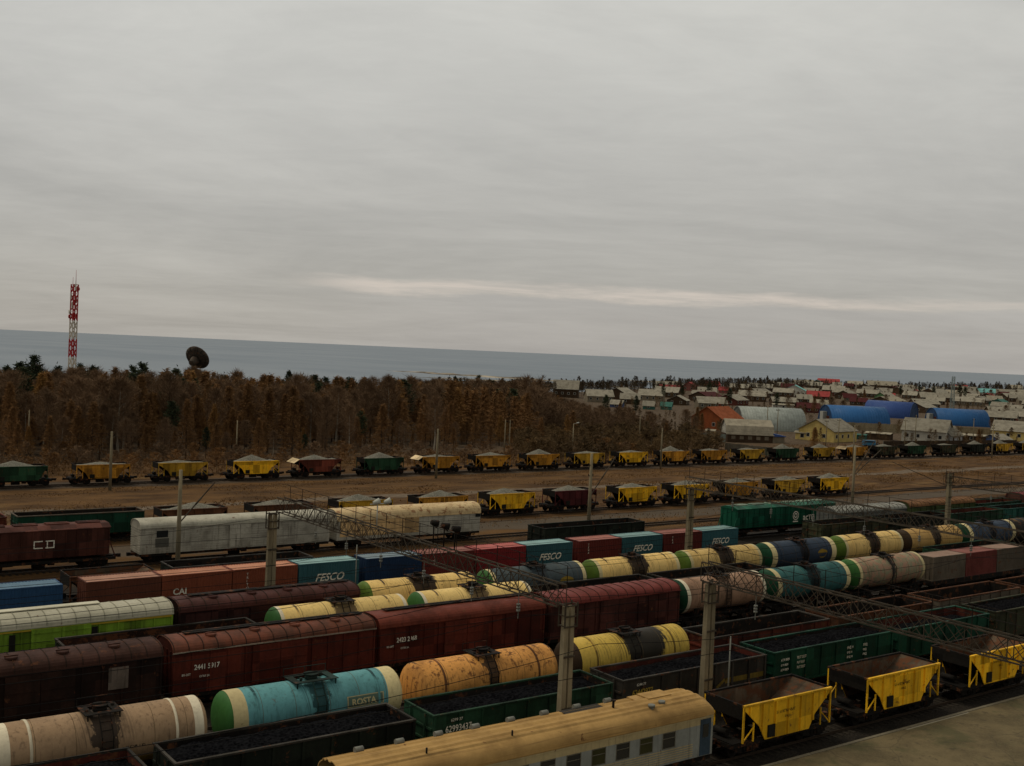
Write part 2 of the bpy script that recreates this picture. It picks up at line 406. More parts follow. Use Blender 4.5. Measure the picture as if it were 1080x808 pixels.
# ---------------------------------------------------------------- railway tracks
ROWS = dict(r1=45.7, r2=53.0, r3=58.0, r3b=63.8, r4=69.7, r5=75.0, r6=80.2, r6b=86.3, r7=92.2, r8=97.5, r9=102.8, r9b=109.5, r9c=115.8, r10=130.5, r11=179.2)
M_RAIL = plain('worn rail steel', (.10, .075, .06), .45, .6); M_SLP = plain('oiled sleepers', (.05, .042, .034), .95)
for nm, Y in ROWS.items():
    far = 170 if Y < 100 else 250
    if Y > 150: far = 420
    s = MB()
    x = -30.0
    while x < far: s.box(x, x + .25, Y - 1.35, Y + 1.35, -.10, .03); x += .62 if Y < 150 else 1.1
    tr = s.build('railway_track', M_SLP); tag(tr, kind='structure')
    for q in (-.76, .76):
        r_ = MB(); r_.box(-30, far, Y + q - .07, Y + q + .07, .032, .05); r_.box(-30, far, Y + q - .035, Y + q + .035, .052, .19); r_.build('rail', M_RAIL, tr)

# ---------------------------------------------------------------- wagons
def mk_wheelset():
    s = MB(); s.tube((0, -1.0, 0), (0, 1.0, 0), .085, n=8)
    for q in (-1, 1):
        s.tube((0, q * .70, 0), (0, q * .74, 0), .52, n=18); s.tube((0, q * .742, 0), (0, q * .85, 0), .475, n=18)
    return s
def mk_bogie():
    s = MB()
    for q in (-1, 1):
        y0, y1 = sorted((q * .95, q * 1.12))
        s.box(-1.25, 1.25, y0, y1, .55, .70)
        s.hexa([(-.62, y0, .28), (.62, y0, .28), (.62, y1, .28), (-.62, y1, .28), (-.95, y0, .548), (.95, y0, .548), (.95, y1, .548), (-.95, y1, .548)])
        for xx in (-.925, .925): s.box(xx - .17, xx + .17, y0 - .02, y1 + .05, .36, .62)
        for xx in (-.28, 0, .28): s.tube((xx, q * 1.14, .36), (xx, q * 1.14, .72), .09, n=8)
    s.box(-.22, .22, -1.0, 1.0, .62, .84)
    return s
def running_gear(root, half, xb):
    for q in (-1, 1):
        bo = cached('bogie', 'bogie', root, mk_bogie, M_UNDER); bo.location = (q * xb, 0, .19)
        for xx in (-.925, .925):
            ws = cached('wheelset', 'wheelset', bo, mk_wheelset, M_WHEEL); ws.location = (xx, 0, .50)
        def mk():
            s = MB(); s.box(0, .55, -.16, .16, .92, 1.22); s.box(.55, .85, -.22, .10, .90, 1.24); s.box(-.3, 0, -.6, .6, .85, 1.1); return s
        cp_ = cached('coupler', 'coupler', root, mk, M_UNDER); cp_.location = (q * half, 0, 0)
        if q < 0: cp_.rotation_euler = (0, 0, math.pi)
def frame(root, half, w=1.45, z0=.95, z1=1.25, mat=None):
    def mk():
        s = MB(); s.box(-half, half, -.28, .28, z0 - .12, z1)
        for q in (-1, 1): s.box(-half, half, q * w - .07, q * w + .07, z0, z1)
        x = -half
        while x <= half + .01: s.box(x - .09 if x > -half else x, x + .09 if x < half else x, -w + .072, w - .072, z0 + .02, z1 - .02); x += half / 4
        s.tube((-.9, -.75, .72), (.3, -.75, .72), .24, n=12); s.tube((1.1, .7, .74), (2.0, .7, .74), .16, n=10); s.box(.7, 1.3, -.5, -.1, .6, .82)
        return s
    return cached(('frame', round(half, 2), w, z0, z1), 'frame', root, mk, mat or M_UNDER)

def gondola(name, x0, x1, Y, label, col, lining=M_DARKIN, load=None, load_z=3.05, top=3.5, tagtext=None, stripe=None, short=None, group='open gondola wagons in the yard', railcol=None):
    cx = (x0 + x1) / 2; h = (x1 - x0) / 2; w = 1.56
    r = thing(name, (cx, Y, 0), label, 'gondola wagon', group)
    running_gear(r, h, h - 2.0); frame(r, h, 1.4, .95, 1.24)
    def mk():
        s = MB(); t = .07
        s.box(-h, h, -w, w, 1.25, 1.36, 0)
        for q in (-1, 1):
            y0, y1 = sorted((q * w, q * (w - t))); yi = q * (w - t - .004)
            s.box(-h, h, y0, y1, 1.362, top - .1, 0)
            a = s.vs([(-h + t + .01, yi, 1.365), (h - t - .01, yi, 1.365), (h - t - .01, yi, top - .1), (-h + t + .01, yi, top - .1)])
            s.face((a, a + 1, a + 2, a + 3) if q < 0 else (a + 3, a + 2, a + 1, a), 1)
            n = 8
            for i in range(n + 1):                                      # pressed side posts
                x = -h + .08 + (2 * h - .16) * i / n
                y2, y3 = sorted((q * (w + .002), q * (w + .10)))
                s.hexa([(x - .10, y2, 1.26), (x + .10, y2, 1.26), (x + .10, y3, 1.26), (x - .10, y3, 1.26), (x - .07, y2, top - .1), (x + .07, y2, top - .1), (x + .07, y3 - .03, top - .1), (x - .07, y3 - .03, top - .1)], 0)
            y2, y3 = sorted((q * (w + .002), q * (w + .13))); s.box(-h, h, y2, y3, 1.14, 1.255, 0)
        for q in (-1, 1):
            xa, xb = sorted((q * h, q * (h - t))); xi = q * (h - t - .004)
            s.box(xa, xb, -w + t + .002, w - t - .002, 1.362, top - .1, 0)
            a = s.vs([(xi, -w + t + .01, 1.365), (xi, w - t - .01, 1.365), (xi, w - t - .01, top - .1), (xi, -w + t + .01, top - .1)])
            s.face((a, a + 1, a + 2, a + 3) if q > 0 else (a + 3, a + 2, a + 1, a), 1)
            for zz in (1.9, 2.6):
                xa, xb = sorted((q * (h + .002), q * (h + .08))); s.box(xa, xb, -w + .1, w - .1, zz, zz + .12, 0)
            for yy_ in (-.8, .8):
                xa, xb = sorted((q * (h + .082), q * (h + .13))); s.box(xa, xb, yy_ - .08, yy_ + .08, 1.25, top - .1, 0)
        a = s.vs([(-h + t, -w + t, 1.366), (h - t, -w + t, 1.366), (h - t, w - t, 1.366), (-h + t, w - t, 1.366)]); s.face((a, a + 1, a + 2, a + 3), 1)
        return s
    cached(('gond', round(h, 2), top, col.name, lining.name), 'body', r, mk, [col, lining])
    def mkr():
        s = MB()
        for q in (-1, 1):
            y0, y1 = sorted((q * (w - .09), q * (w + .09))); s.box(-h - .05, h + .05, y0, y1, top - .098, top)
            xa, xb = sorted((q * (h - .09), q * (h + .05))); s.box(xa, xb, -w + .092, w - .092, top - .098, top)
        return s
    rc = railcol or col
    cached(('gtop', round(h, 2), top, rc.name), 'top_rail', r, mkr, rc)
    if tagtext:
        text(tagtext, .52, M_WHITE if stripe is None else M_YEL, r, (-h + .75, -w - .108, 2.42), sx=.85, bold=.006)
        text(tagtext[:4] + ' ' + tagtext[-2:], .24, M_WHITE, r, (-h + 1.1, -w - .108, 3.0))
    if stripe:
        s = MB(); s.hexa([(h * .18, -w - .006, 1.5), (h * .24, -w - .006, 1.5), (h * .24, -w - .003, 1.5), (h * .18, -w - .003, 1.5), (h * .38, -w - .006, 2.35), (h * .44, -w - .006, 2.35), (h * .44, -w - .003, 2.35), (h * .38, -w - .003, 2.35)])
        s.box(h * .40, h - .03, -w - .006, -w - .003, 2.0, 2.36); s.build('painted_stripe', stripe, r)
    if load:
        heap('coal_load', (cx, Y, 0), h - .09, w - .09, load_z, short or label, load)
    return r
def heap(name, loc, hx, hy, z, short, kind):
    s = MB(); nx_, ny_ = 64, 16; sd_ = R.random() * 90
    for j in range(ny_ + 1):
        for i in range(nx_ + 1):
            u, v_ = i / nx_ * 2 - 1, j / ny_ * 2 - 1
            edge = (1 - abs(u) ** 6) * (1 - abs(v_) ** 3)
            zz = z + .30 * edge + .16 * fbm(u * 4 + sd_, v_ * 1.3) + .07 * fbm(u * 22 + sd_, v_ * 6)
            s.v.append((u * hx, v_ * hy, zz))
    for j in range(ny_):
        for i in range(nx_):
            a = j * (nx_ + 1) + i; s.face((a, a + 1, a + nx_ + 2, a + nx_ + 1), 0, False)
    n0 = len(s.v); s.vs([(-hx, -hy, 1.4), (hx, -hy, 1.4), (hx, hy, 1.4), (-hx, hy, 1.4)])
    s.face([n0] + [i for i in range(nx_ + 1)][::1] + [n0 + 1]) ; s.face([n0 + 3] + [ny_ * (nx_ + 1) + i for i in range(nx_ + 1)] + [n0 + 2])
    s.face([n0] + [j * (nx_ + 1) for j in range(ny_ + 1)] + [n0 + 3]); s.face([n0 + 1] + [j * (nx_ + 1) + nx_ for j in range(ny_ + 1)] + [n0 + 2])
    s.face((n0 + 3, n0 + 2, n0 + 1, n0))
    o = s.build(name, M_COAL); o.location = loc
    tag(o, 'black coal heaped in the ' + short, 'coal', 'coal loads in the gondolas')
    return o

def gravel_heap(loc, hx, hy, z, peak, label, two=False):
    s = MB(); nx_, ny_ = 36, 16; sd_ = R.random() * 90
    off = R.uniform(-.15, .15)
    for j in range(ny_ + 1):
        for i in range(nx_ + 1):
            u, v_ = i / nx_ * 2 - 1, j / ny_ * 2 - 1
            c1 = max(0, 1 - math.hypot((u - off) * 1.05, v_ * .95)); c2 = max(0, .42 - math.hypot(u - .78, v_ * .6)) * .8 if two else 0
            s.v.append((u * hx, v_ * hy, z + peak * (max(c1, c2) - .12) + .05 * fbm(u * 9 + sd_, v_ * 5)))
    for j in range(ny_):
        for i in range(nx_):
            a = j * (nx_ + 1) + i; s.face((a, a + 1, a + nx_ + 2, a + nx_ + 1), 0, True)
    n0 = len(s.v); b_ = .5; zb = z - 1.2
    s.vs([(-hx * b_, -hy * .9, zb), (hx * b_, -hy * .9, zb), (hx * b_, hy * .9, zb), (-hx * b_, hy * .9, zb)])
    s.face([n0] + list(range(nx_ + 1)) + [n0 + 1]); s.face([n0 + 3] + [ny_ * (nx_ + 1) + i for i in range(nx_ + 1)] + [n0 + 2])
    s.face([n0] + [j * (nx_ + 1) for j in range(ny_ + 1)] + [n0 + 3]); s.face([n0 + 1] + [j * (nx_ + 1) + nx_ for j in range(ny_ + 1)] + [n0 + 2]); s.face((n0 + 3, n0 + 2, n0 + 1, n0))
    o = s.build('gravel_load', M_GRAVEL); o.location = loc; tag(o, label, 'gravel', 'gravel loads in the hopper wagons'); return o

def hopper(cx, Y, label, col, half=4.05, top=3.35, postcol=None, group='ballast hopper wagons', near=False, flap=False, bhf=.50, dark_end=None, lining=M_DUST):
    dark_end = dark_end or M_BLKEND
    """ballast hopper: trapezoid sides under a long rim, slope sheets at the ends, corner posts"""
    r = thing('hopper_wagon', (cx, Y, 0), label, 'hopper wagon', group)
    fh = half + .75; running_gear(r, fh, fh - 1.7); frame(r, fh, 1.3, .95, 1.24)
    w = 1.56; bh = half * bhf; zb = 1.16; pc = postcol or col
    def side():                                                   # (x, z) outline of a side sheet
        return [(-half * .97, top - .12), (-half * .97, top - .32), (-bh - .55, 2.05), (-bh, zb), (bh, zb), (bh + .55, 2.05), (half * .97, top - .32), (half * .97, top - .12)]
    def mk():
        s = MB(); o = side(); n = len(o)
        for q in (-1, 1):
            for yy_, flip, mi in ((q * w, q < 0, 0), (q * (w - .06), q > 0, 1)):
                a = s.vs([(x, yy_, z) for x, z in o]); idx = [a + i for i in range(n)]
                s.face(idx if flip else idx[::-1], mi)
            a = s.vs([(x, q * w, z) for x, z in o]); c = s.vs([(x, q * (w - .06), z) for x, z in o])
            for i in range(n): j = (i + 1) % n; s.face((a + i, a + j, c + j, c + i), 0)
            nr = 7
            for i in range(nr):                                       # vertical ribs on the side sheet
                x = -half * .86 + 2 * half * .86 * i / (nr - 1)
                ax = abs(x); zl = zb + .02
                if ax > bh: zl = zb + (ax - bh) / .55 * (2.05 - zb) if ax < bh + .55 else 2.05 + (ax - bh - .55) / (half * .97 - bh - .55) * (top - .32 - 2.05)
                y0, y1 = sorted((q * (w + .002), q * (w + .10)))
                if top - .15 - zl > .15: s.box(x - .06, x + .06, y0, y1, zl + .06, top - .13, 0)
        return s
    cached(('hopside', round(half, 2), top, col.name, bhf), 'side_panel', r, mk, [col, lining])
    def mke():
        s = MB(); yi = w - .064
        for q in (-1, 1):                                             # slope sheets
            p = [(q * half * .97, -yi, top - .13), (q * half * .97, yi, top - .13), (q * .25, yi, zb + .05), (q * .25, -yi, zb + .05)]
            a = s.vs(p); b_ = s.vs([(x - 0 * q, y, z - .07) for x, y, z in p])
            s.face((a, a + 1, a + 2, a + 3) if q < 0 else (a + 3, a + 2, a + 1, a), 1); s.face((b_ + 3, b_ + 2, b_ + 1, b_) if q < 0 else (b_, b_ + 1, b_ + 2, b_ + 3), 0)
            for yy_ in (-1.2, 0, 1.2):
                s.bar((q * (half * .95), yy_, top - .4), (q * (bh + .2), yy_, 1.75), .09, .12, 0)
            s.box(min(q * half, q * (half - .06)), max(q * half, q * (half - .06)), -yi, yi, top - .9, top - .12, 0)
            s.tube((q * (half + .15), -.5, 1.6), (q * (half + .15), .5, 1.6), .22, n=10)
            s.box(min(q * (half - .4), q * (half + .7)), max(q * (half - .4), q * (half + .7)), -1.45, 1.45, 1.245, 1.29)
        return s
    cached(('hopend', bhf, round(half, 2), top, dark_end.name, lining.name), 'slope_sheet', r, mke, [dark_end, lining])
    def mkr():
        s = MB()
        y0, y1 = -w - .09, -w + .07
        s.box(-half, half, y0, y1, top - .118, top, 0); s.box(-half, half, w - .07, w + .09, top - .118, top, 1)
        for q in (-1, 1): s.box(min(q * half, q * (half - .1)), max(q * half, q * (half - .1)), -w + .072, w - .072, top - .118, top, 1)
        return s
    cached(('hoprim', round(half, 2), top, col.name), 'rim', r, mkr, [col, M_UNDER])
    def mkp():
        s = MB(); s.box(-.05, .05, -.05, .05, 1.25, top - .12); s.box(.85, .93, -.04, .04, 1.25, 2.35); s.bar((0, 0, 1.3), (.89, 0, 2.1), .06); return s
    for q in (-1, 1):
        for y in (-w, w):
            cp_ = cached(('hoppost', top, pc.name), 'corner_post', r, mkp, pc); cp_.location = (q * (half - .06), y, 0)
            if q > 0: cp_.rotation_euler = (0, 0, math.pi)
    if not near:
        def dpl():
            s = MB(); s.box(-bh + .10, -bh + .80, -w - .106, -w - .004, zb + .08, zb + .70); return s
        cached(('dplate', round(half, 2), bhf), 'data_plate', r, dpl, M_DARKL)
    if flap:
        s = MB(); s.hexa([(-half - .95, -1.5, top - .55), (-half - .9, -1.5, top - .6), (-half - .9, 1.5, top - .6), (-half - .95, 1.5, top - .55), (-half + .15, -1.5, top + .12), (-half + .2, -1.5, top + .06), (-half + .2, 1.5, top + .06), (-half + .15, 1.5, top + .12)]); s.build('end_flap', paint('pale flap board', (.50, .40, .26), .8), r)
    if near:
        s = MB(); s.box(-bh + .18, -bh + .78, -w - .105, -w - .004, zb + .12, zb + .85); s.build('data_plate', M_DARKL, r)
        text('51 6 КГМ ЧМТ', .26, M_DARKL, r, (-1.2, -w - .104, 2.62)); text('РЖД', .2, M_DARKL, r, (-.4, -w - .104, 2.3))
    return r

def tank(cx, Y, label, col, cap0=None, cap1=None, ring=None, L=11.0, rr=1.50, zc=2.92, straps=None, grate=M_UNDER, group='tank wagons in the yard', ringw=.45, stripe=None, sub=None):
    r = thing('tank_wagon', (cx, Y, 0), label, 'tank wagon', group)
    h = L / 2; running_gear(r, h + .1, h - 1.9); frame(r, h + .1, .55, 1.0, 1.28)
    dome = .55
    def barrel():
        s = MB(); s.lathe_x([(-h + dome, rr), (-h * .5, rr), (-h * .17, rr), (h * .17, rr), (h * .5, rr), (h - dome, rr)], zc, 40)
        for xs_ in (-h * .62, -h * .27, h * .10, h * .44, h * .75): s.lathe_x([(xs_ - .010, rr + .001), (xs_ - .010, rr + .008), (xs_ + .010, rr + .008), (xs_ + .010, rr + .001)], zc, 40, 1)
        return s
    cached(('barrel', L, rr, zc, col.name), 'barrel', r, barrel, [col, plain('dirty weld seam', (.16, .115, .065), .8)])
    def endm():
        s = MB(); pr = []
        for i in range(9):
            a = i / 8 * math.pi / 2; pr.append((math.sin(a) * dome, max(.001, rr * math.cos(a) ** .72)))
        s.lathe_x(pr, 0, 40); return s
    for q, cp in ((-1, cap0), (1, cap1)):
        e = cached(('tankend', rr, (cp or col).name), 'tank_end', r, endm, cp or col); e.location = (q * (h - dome), 0, zc)
        if q < 0: e.rotation_euler = (0, 0, math.pi)
        if ring:
            def ringm():
                s = MB(); s.lathe_x([(-ringw, rr + .004), (0, rr + .006), (.10, (rr + .006) * .995)], 0, 40); return s
            rg = cached(('ring', rr, ring.name, ringw), 'painted_band', r, ringm, ring); rg.location = (q * (h - dome), 0, zc)
            if q < 0: rg.rotation_euler = (0, 0, math.pi)
    def strap():
        s = MB(); s.lathe_x([(-.07, rr + .002), (-.07, rr + .03), (.07, rr + .03), (.07, rr + .002)], 0, 40); return s
    for q in (-1, 1):
        st = cached(('strap', rr, (straps or col).name), 'strap', r, strap, straps or col); st.location = (q * (h - 1.9), 0, zc)
    if stripe:
        s = MB()
        for q in (-1, 1):
            a0, a1 = rad(212), rad(232); n = 5
            pts = []
            for i in range(n + 1):
                a = a0 + (a1 - a0) * i / n; pts.append((q * -(rr + .006) * math.cos(a) * -1, zc + (rr + .006) * math.sin(a)))
            a = s.vs([(-h + dome, y * 1, z) for y, z in pts]); c = s.vs([(h - dome, y, z) for y, z in pts])
            for i in range(n): s.face((a + i, a + i + 1, c + i + 1, c + i), 0, True)
        s.build('painted_stripe', stripe, r)
    zt = zc + rr; pl_ = 1.35 if grate is not M_UNDER else .95
    def plat():
        s = MB()
        for q in (-1, 1):
            y0, y1 = sorted((q * .50, q * .86)); s.box(-pl_, pl_, y0, y1, zt + .06, zt + .10)
            for xx in (-pl_ + .15, pl_ - .15): s.bar((xx, q * .78, zt + .07), (xx, q * .78, zt - .5), .06)
        for xx in (-pl_, pl_ - .45): s.box(xx, xx + .45, -.51, .51, zt + .062, zt + .098)
        return s
    pl = cached(('plat', zt, grate.name, pl_), 'platform_grating', r, plat, grate)
    def hat():
        s = MB(); s.tube((0, 0, zt - .05), (0, 0, zt + .26), .36, n=16); s.tube((0, 0, zt + .262), (0, 0, zt + .33), .41, n=16); s.bar((-.5, 0, zt + .37), (.4, 0, zt + .37), .07); s.tube((.7, .25, zt - .05), (.7, .25, zt + .22), .10, n=8); s.tube((-.72, -.2, zt - .05), (-.72, -.2, zt + .2), .09, n=8); return s
    cached(('hatch', zt, grate.name), 'hatch', pl, hat, grate)
    def rl():
        s = MB()
        s.bar((-pl_, .84, zt + .5), (pl_, .84, zt + .5), .03)
        for xx in (-pl_ + .02, 0, pl_ - .02): s.bar((xx, .84, zt + .09), (xx, .84, zt + .5), .03)
        return s
    cached(('plrail', zt, grate.name, pl_), 'railing', pl, rl, grate)
    def lad():
        s = MB(); q = -1; y = q * (rr + .10); ye = q * .82
        for xx in (-.28, .28): s.bar((xx, y, 1.2), (xx, y, zc + .60), .05); s.bar((xx, y, zc + .55), (xx, ye, zt + .08), .05)
        z = 1.35
        while z < zc + .5: s.bar((-.30, y, z), (.30, y, z), .035); z += .32
        for tt in (.3, .65): s.bar((-.30, y + (ye - y) * tt, zc + .55 + (zt + .08 - zc - .55) * tt), (.30, y + (ye - y) * tt, zc + .55 + (zt + .08 - zc - .55) * tt), .035)
        return s
    for q in (-1, 1):
        ld = cached(('ladder', zt, rr, grate.name), 'ladder', r, lad, grate)
        if q > 0: ld.rotation_euler = (0, 0, math.pi)
    def sad():
        s = MB()
        for xx in (-h + 1.9, h - 1.9): s.hexa([(xx - .35, -1.15, 1.282), (xx + .35, -1.15, 1.282), (xx + .35, 1.15, 1.282), (xx - .35, 1.15, 1.282), (xx - .3, -1.3, zc - .95), (xx + .3, -1.3, zc - .95), (xx + .3, 1.3, zc - .95), (xx - .3, 1.3, zc - .95)])
        return s
    cached(('saddle', L, zc), 'saddle', r, sad, M_UNDER)
    return r

def arc_roof(w, z0, z1, n=12, flat=1.0):
    out = []
    for i in range(n + 1):
        a = math.pi * (1 - i / n); out.append((w * math.copysign(abs(math.cos(a)) ** .75, math.cos(a)), z0 + (z1 - z0) * math.sin(a) ** .85))
    return out
def boxcar(x0, x1, Y, label, col, roof, eave=3.92, ridge=4.62, ribs=True, hatches=True, plank=False, door=None, number=None, name='boxcar', cat='boxcar', group='covered boxcars in the yard', doorw=3.9, post=True, horiz=False, trim=None, edge=None):
    cx = (x0 + x1) / 2; h = (x1 - x0) / 2; w = 1.54
    r = thing(name, (cx, Y, 0), label, cat, group)
    running_gear(r, h, h - 2.2); frame(r, h, 1.4, .95, 1.22)
    def mk():
        s = MB(); s.box(-h, h, -w, w, 1.224, eave)
        prof = arc_roof(w, eave, ridge - .03)
        for q in (-1, 1):
            a = s.vs([(q * (h - .01), y, z) for y, z in prof]); idx = [a + i for i in range(len(prof))]
            s.face(idx[::-1] if q > 0 else idx)
        if post:
            for q in (-1, 1):
                n = 12
                for i in range(n + 1):
                    x = -h + .06 + (2 * h - .12) * i / n
                    y0, y1 = sorted((q * (w + .002), q * (w + .085))); s.box(x - .055, x + .055, y0, y1, 1.23, eave - .02)
            for q in (-1, 1):
                for yy_ in (-1.1, -.4, .4, 1.1):
                    xa, xb = sorted((q * (h + .002), q * (h + .07))); s.box(xa, xb, yy_ - .05, yy_ + .05, 1.25, eave)
        if horiz:
            for q in (-1, 1):
                z = 1.4
                while z < eave - .1:
                    y0, y1 = sorted((q * (w + .002), q * (w + .035))); s.box(-h, h, y0, y1, z, z + .10); 
                    xa, xb = sorted((q * (h + .002), q * (h + .035))); s.box(xa, xb, -w, w, z, z + .10); z += .26
        return s
    cached(('box', round(h, 2), eave, ridge, post, horiz, col.name), 'body', r, mk, col)
    def mkr():
        s = MB(); wo = w + .07; pr = arc_roof(wo, eave - .02, ridge, 14)
        s.extrude_x([(y, z) for y, z in pr] + [(y * .985, z - .05) for y, z in pr[::-1]], -h - .06, h + .06, 0, True, False)
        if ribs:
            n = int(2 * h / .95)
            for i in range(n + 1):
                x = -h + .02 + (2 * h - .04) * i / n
                s.extrude_x([(y * 1.005, z + .035) for y, z in pr] + [(y, z - .01) for y, z in pr[::-1]], x - .026, x + .026, 2, True, False)  # ribs take a darker colour than the roof sheet
        for q in (-1, 1):
            y0, y1 = sorted((q * (wo - .01), q * (wo + .05))); s.box(-h - .06, h + .06, y0, y1, eave - .07, eave + .01, 1)
        return s
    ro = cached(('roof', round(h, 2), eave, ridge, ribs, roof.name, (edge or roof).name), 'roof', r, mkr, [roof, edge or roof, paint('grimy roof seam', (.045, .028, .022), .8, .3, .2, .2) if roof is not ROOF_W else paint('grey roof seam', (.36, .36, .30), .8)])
    if hatches:
        def mh():
            s = MB(); s.tube((0, -.62, ridge - .11), (0, -.62, ridge + .09), .36, n=14); s.bar((-.4, -.62, ridge + .12), (.4, -.62, ridge + .12), .06); return s
        for xx in (-h * .62, -h * .2, h * .2, h * .62):
            e = cached(('rhatch', ridge, roof.name), 'roof_hatch', ro, mh, roof); e.location = (xx, 0, 0)
    if plank:
        s = MB(); s.box(-h + 1.2, h - .3, -.12, .5, ridge + .06, ridge + .12)
        for xx in np.arange(-h + 1.5, h - .5, 1.6): s.box(xx - .04, xx + .04, -.1, .48, ridge - .02, ridge + .058)
        s.build('roof_walkway', M_UNDER, ro)
    dm = door or col
    def mdo():
        s = MB()
        y0, y1 = -w - .155, -w - .09
        for a, b_ in ((-doorw / 2, -.02), (.02, doorw / 2)):
            s.box(a, b_, y0, y1, 1.34, eave - .14)
            for zz in (1.5, 2.1, 2.75, 3.4): s.box(a + .06, b_ - .06, y0 - .035, y0 - .002, zz, zz + .09)
        return s
    if doorw:
        d_ = cached(('door', doorw, eave, dm.name), 'door', r, mdo, dm)
        s = MB(); s.box(-doorw, doorw, -w - .10, -w - .062, eave - .12, eave - .05); s.box(-doorw, doorw, -w - .10, -w - .062, 1.24, 1.30); s.build('door_rail', dm, r)
    if number:
        text(number, .46, M_WHITE, r, (-h + 1.35, -w - .068, 2.72), sx=.85, bold=.008); text('80-20T', .2, M_WHITE, r, (-h + .55, -w - .068, 2.4)); text('ОПМ 24-1', .18, M_WHITE, r, (-h + 1.7, -w - .068, 2.2))
    return r

def covered_hopper(x0, x1, Y, label, col, eave=4.0, top=4.35, roofcol=None, logo=None, group='covered hopper wagons'):
    cx = (x0 + x1) / 2; h = (x1 - x0) / 2; w = 1.5
    r = thing('covered_hopper_wagon', (cx, Y, 0), label, 'covered hopper', group)
    running_gear(r, h, h - 2.0); frame(r, h, 1.35, .95, 1.22)
    def mk():
        s = MB(); prof = [(-w * .96, 1.5), (-w, 2.3), (-w, eave), (w, eave), (w, 2.3), (w * .96, 1.5)]
        s.extrude_x(prof[::-1], -h + .7, h - .7)
        n = int(2 * h / 1.1)
        for i in range(n + 1):
            x = -h + .76 + (2 * h - 1.52) * i / n
            for q in (-1, 1):
                y0, y1 = sorted((q * (w + .002), q * (w + .07))); s.box(x - .05, x + .05, y0, y1, 1.6, eave - .03)
        for q in (-1, 1):
            xe = q * (h - .7)
            for yy_ in (-1.2, -.4, .4, 1.2): s.box(min(xe + q * .002, xe + q * .07), max(xe + q * .002, xe + q * .07), yy_ - .05, yy_ + .05, 1.6, eave)
            for yy_ in (-1.4, 1.4): s.bar((q * (h - .05), yy_, 1.2), (q * (h - .72), yy_, 3.0), .1)
        return s
    cached(('chop', round(h, 2), eave, col.name), 'body', r, mk, col)
    s = MB(); s.extrude_x([(w + .06, eave + .003), (w + .06, eave + .08), (w * .5, top), (-w * .5, top), (-w - .06, eave + .08), (-w - .06, eave + .003)], -h + .6, h - .6)
    ro = s.build('roof', roofcol or col, r)
    n = max(3, int(2 * h / 3.3))
    for i in range(n):
        x = -h + 1.0 + (2 * h - 2) * (i + .5) / n; s = MB(); s.box(x - 1.1, x + 1.1, -.52, .52, top + .003, top + .12); s.box(x - 1.15, x + 1.15, -.1, .1, top + .123, top + .17); s.build('loading_hatch', MATS.get('pale hatch paint') if logo == 'a' else (roofcol or col), ro)
    for xx in (-h * .45, 0, h * .45):
        s = MB(); s.hexa([(xx - .5, -.7, .75), (xx + .5, -.7, .75), (xx + .5, .7, .75), (xx - .5, .7, .75), (xx - 1.2, -1.3, 1.498), (xx + 1.2, -1.3, 1.498), (xx + 1.2, 1.3, 1.498), (xx - 1.2, 1.3, 1.498)]); s.build('discharge_chute', M_UNDER, r)
    return r

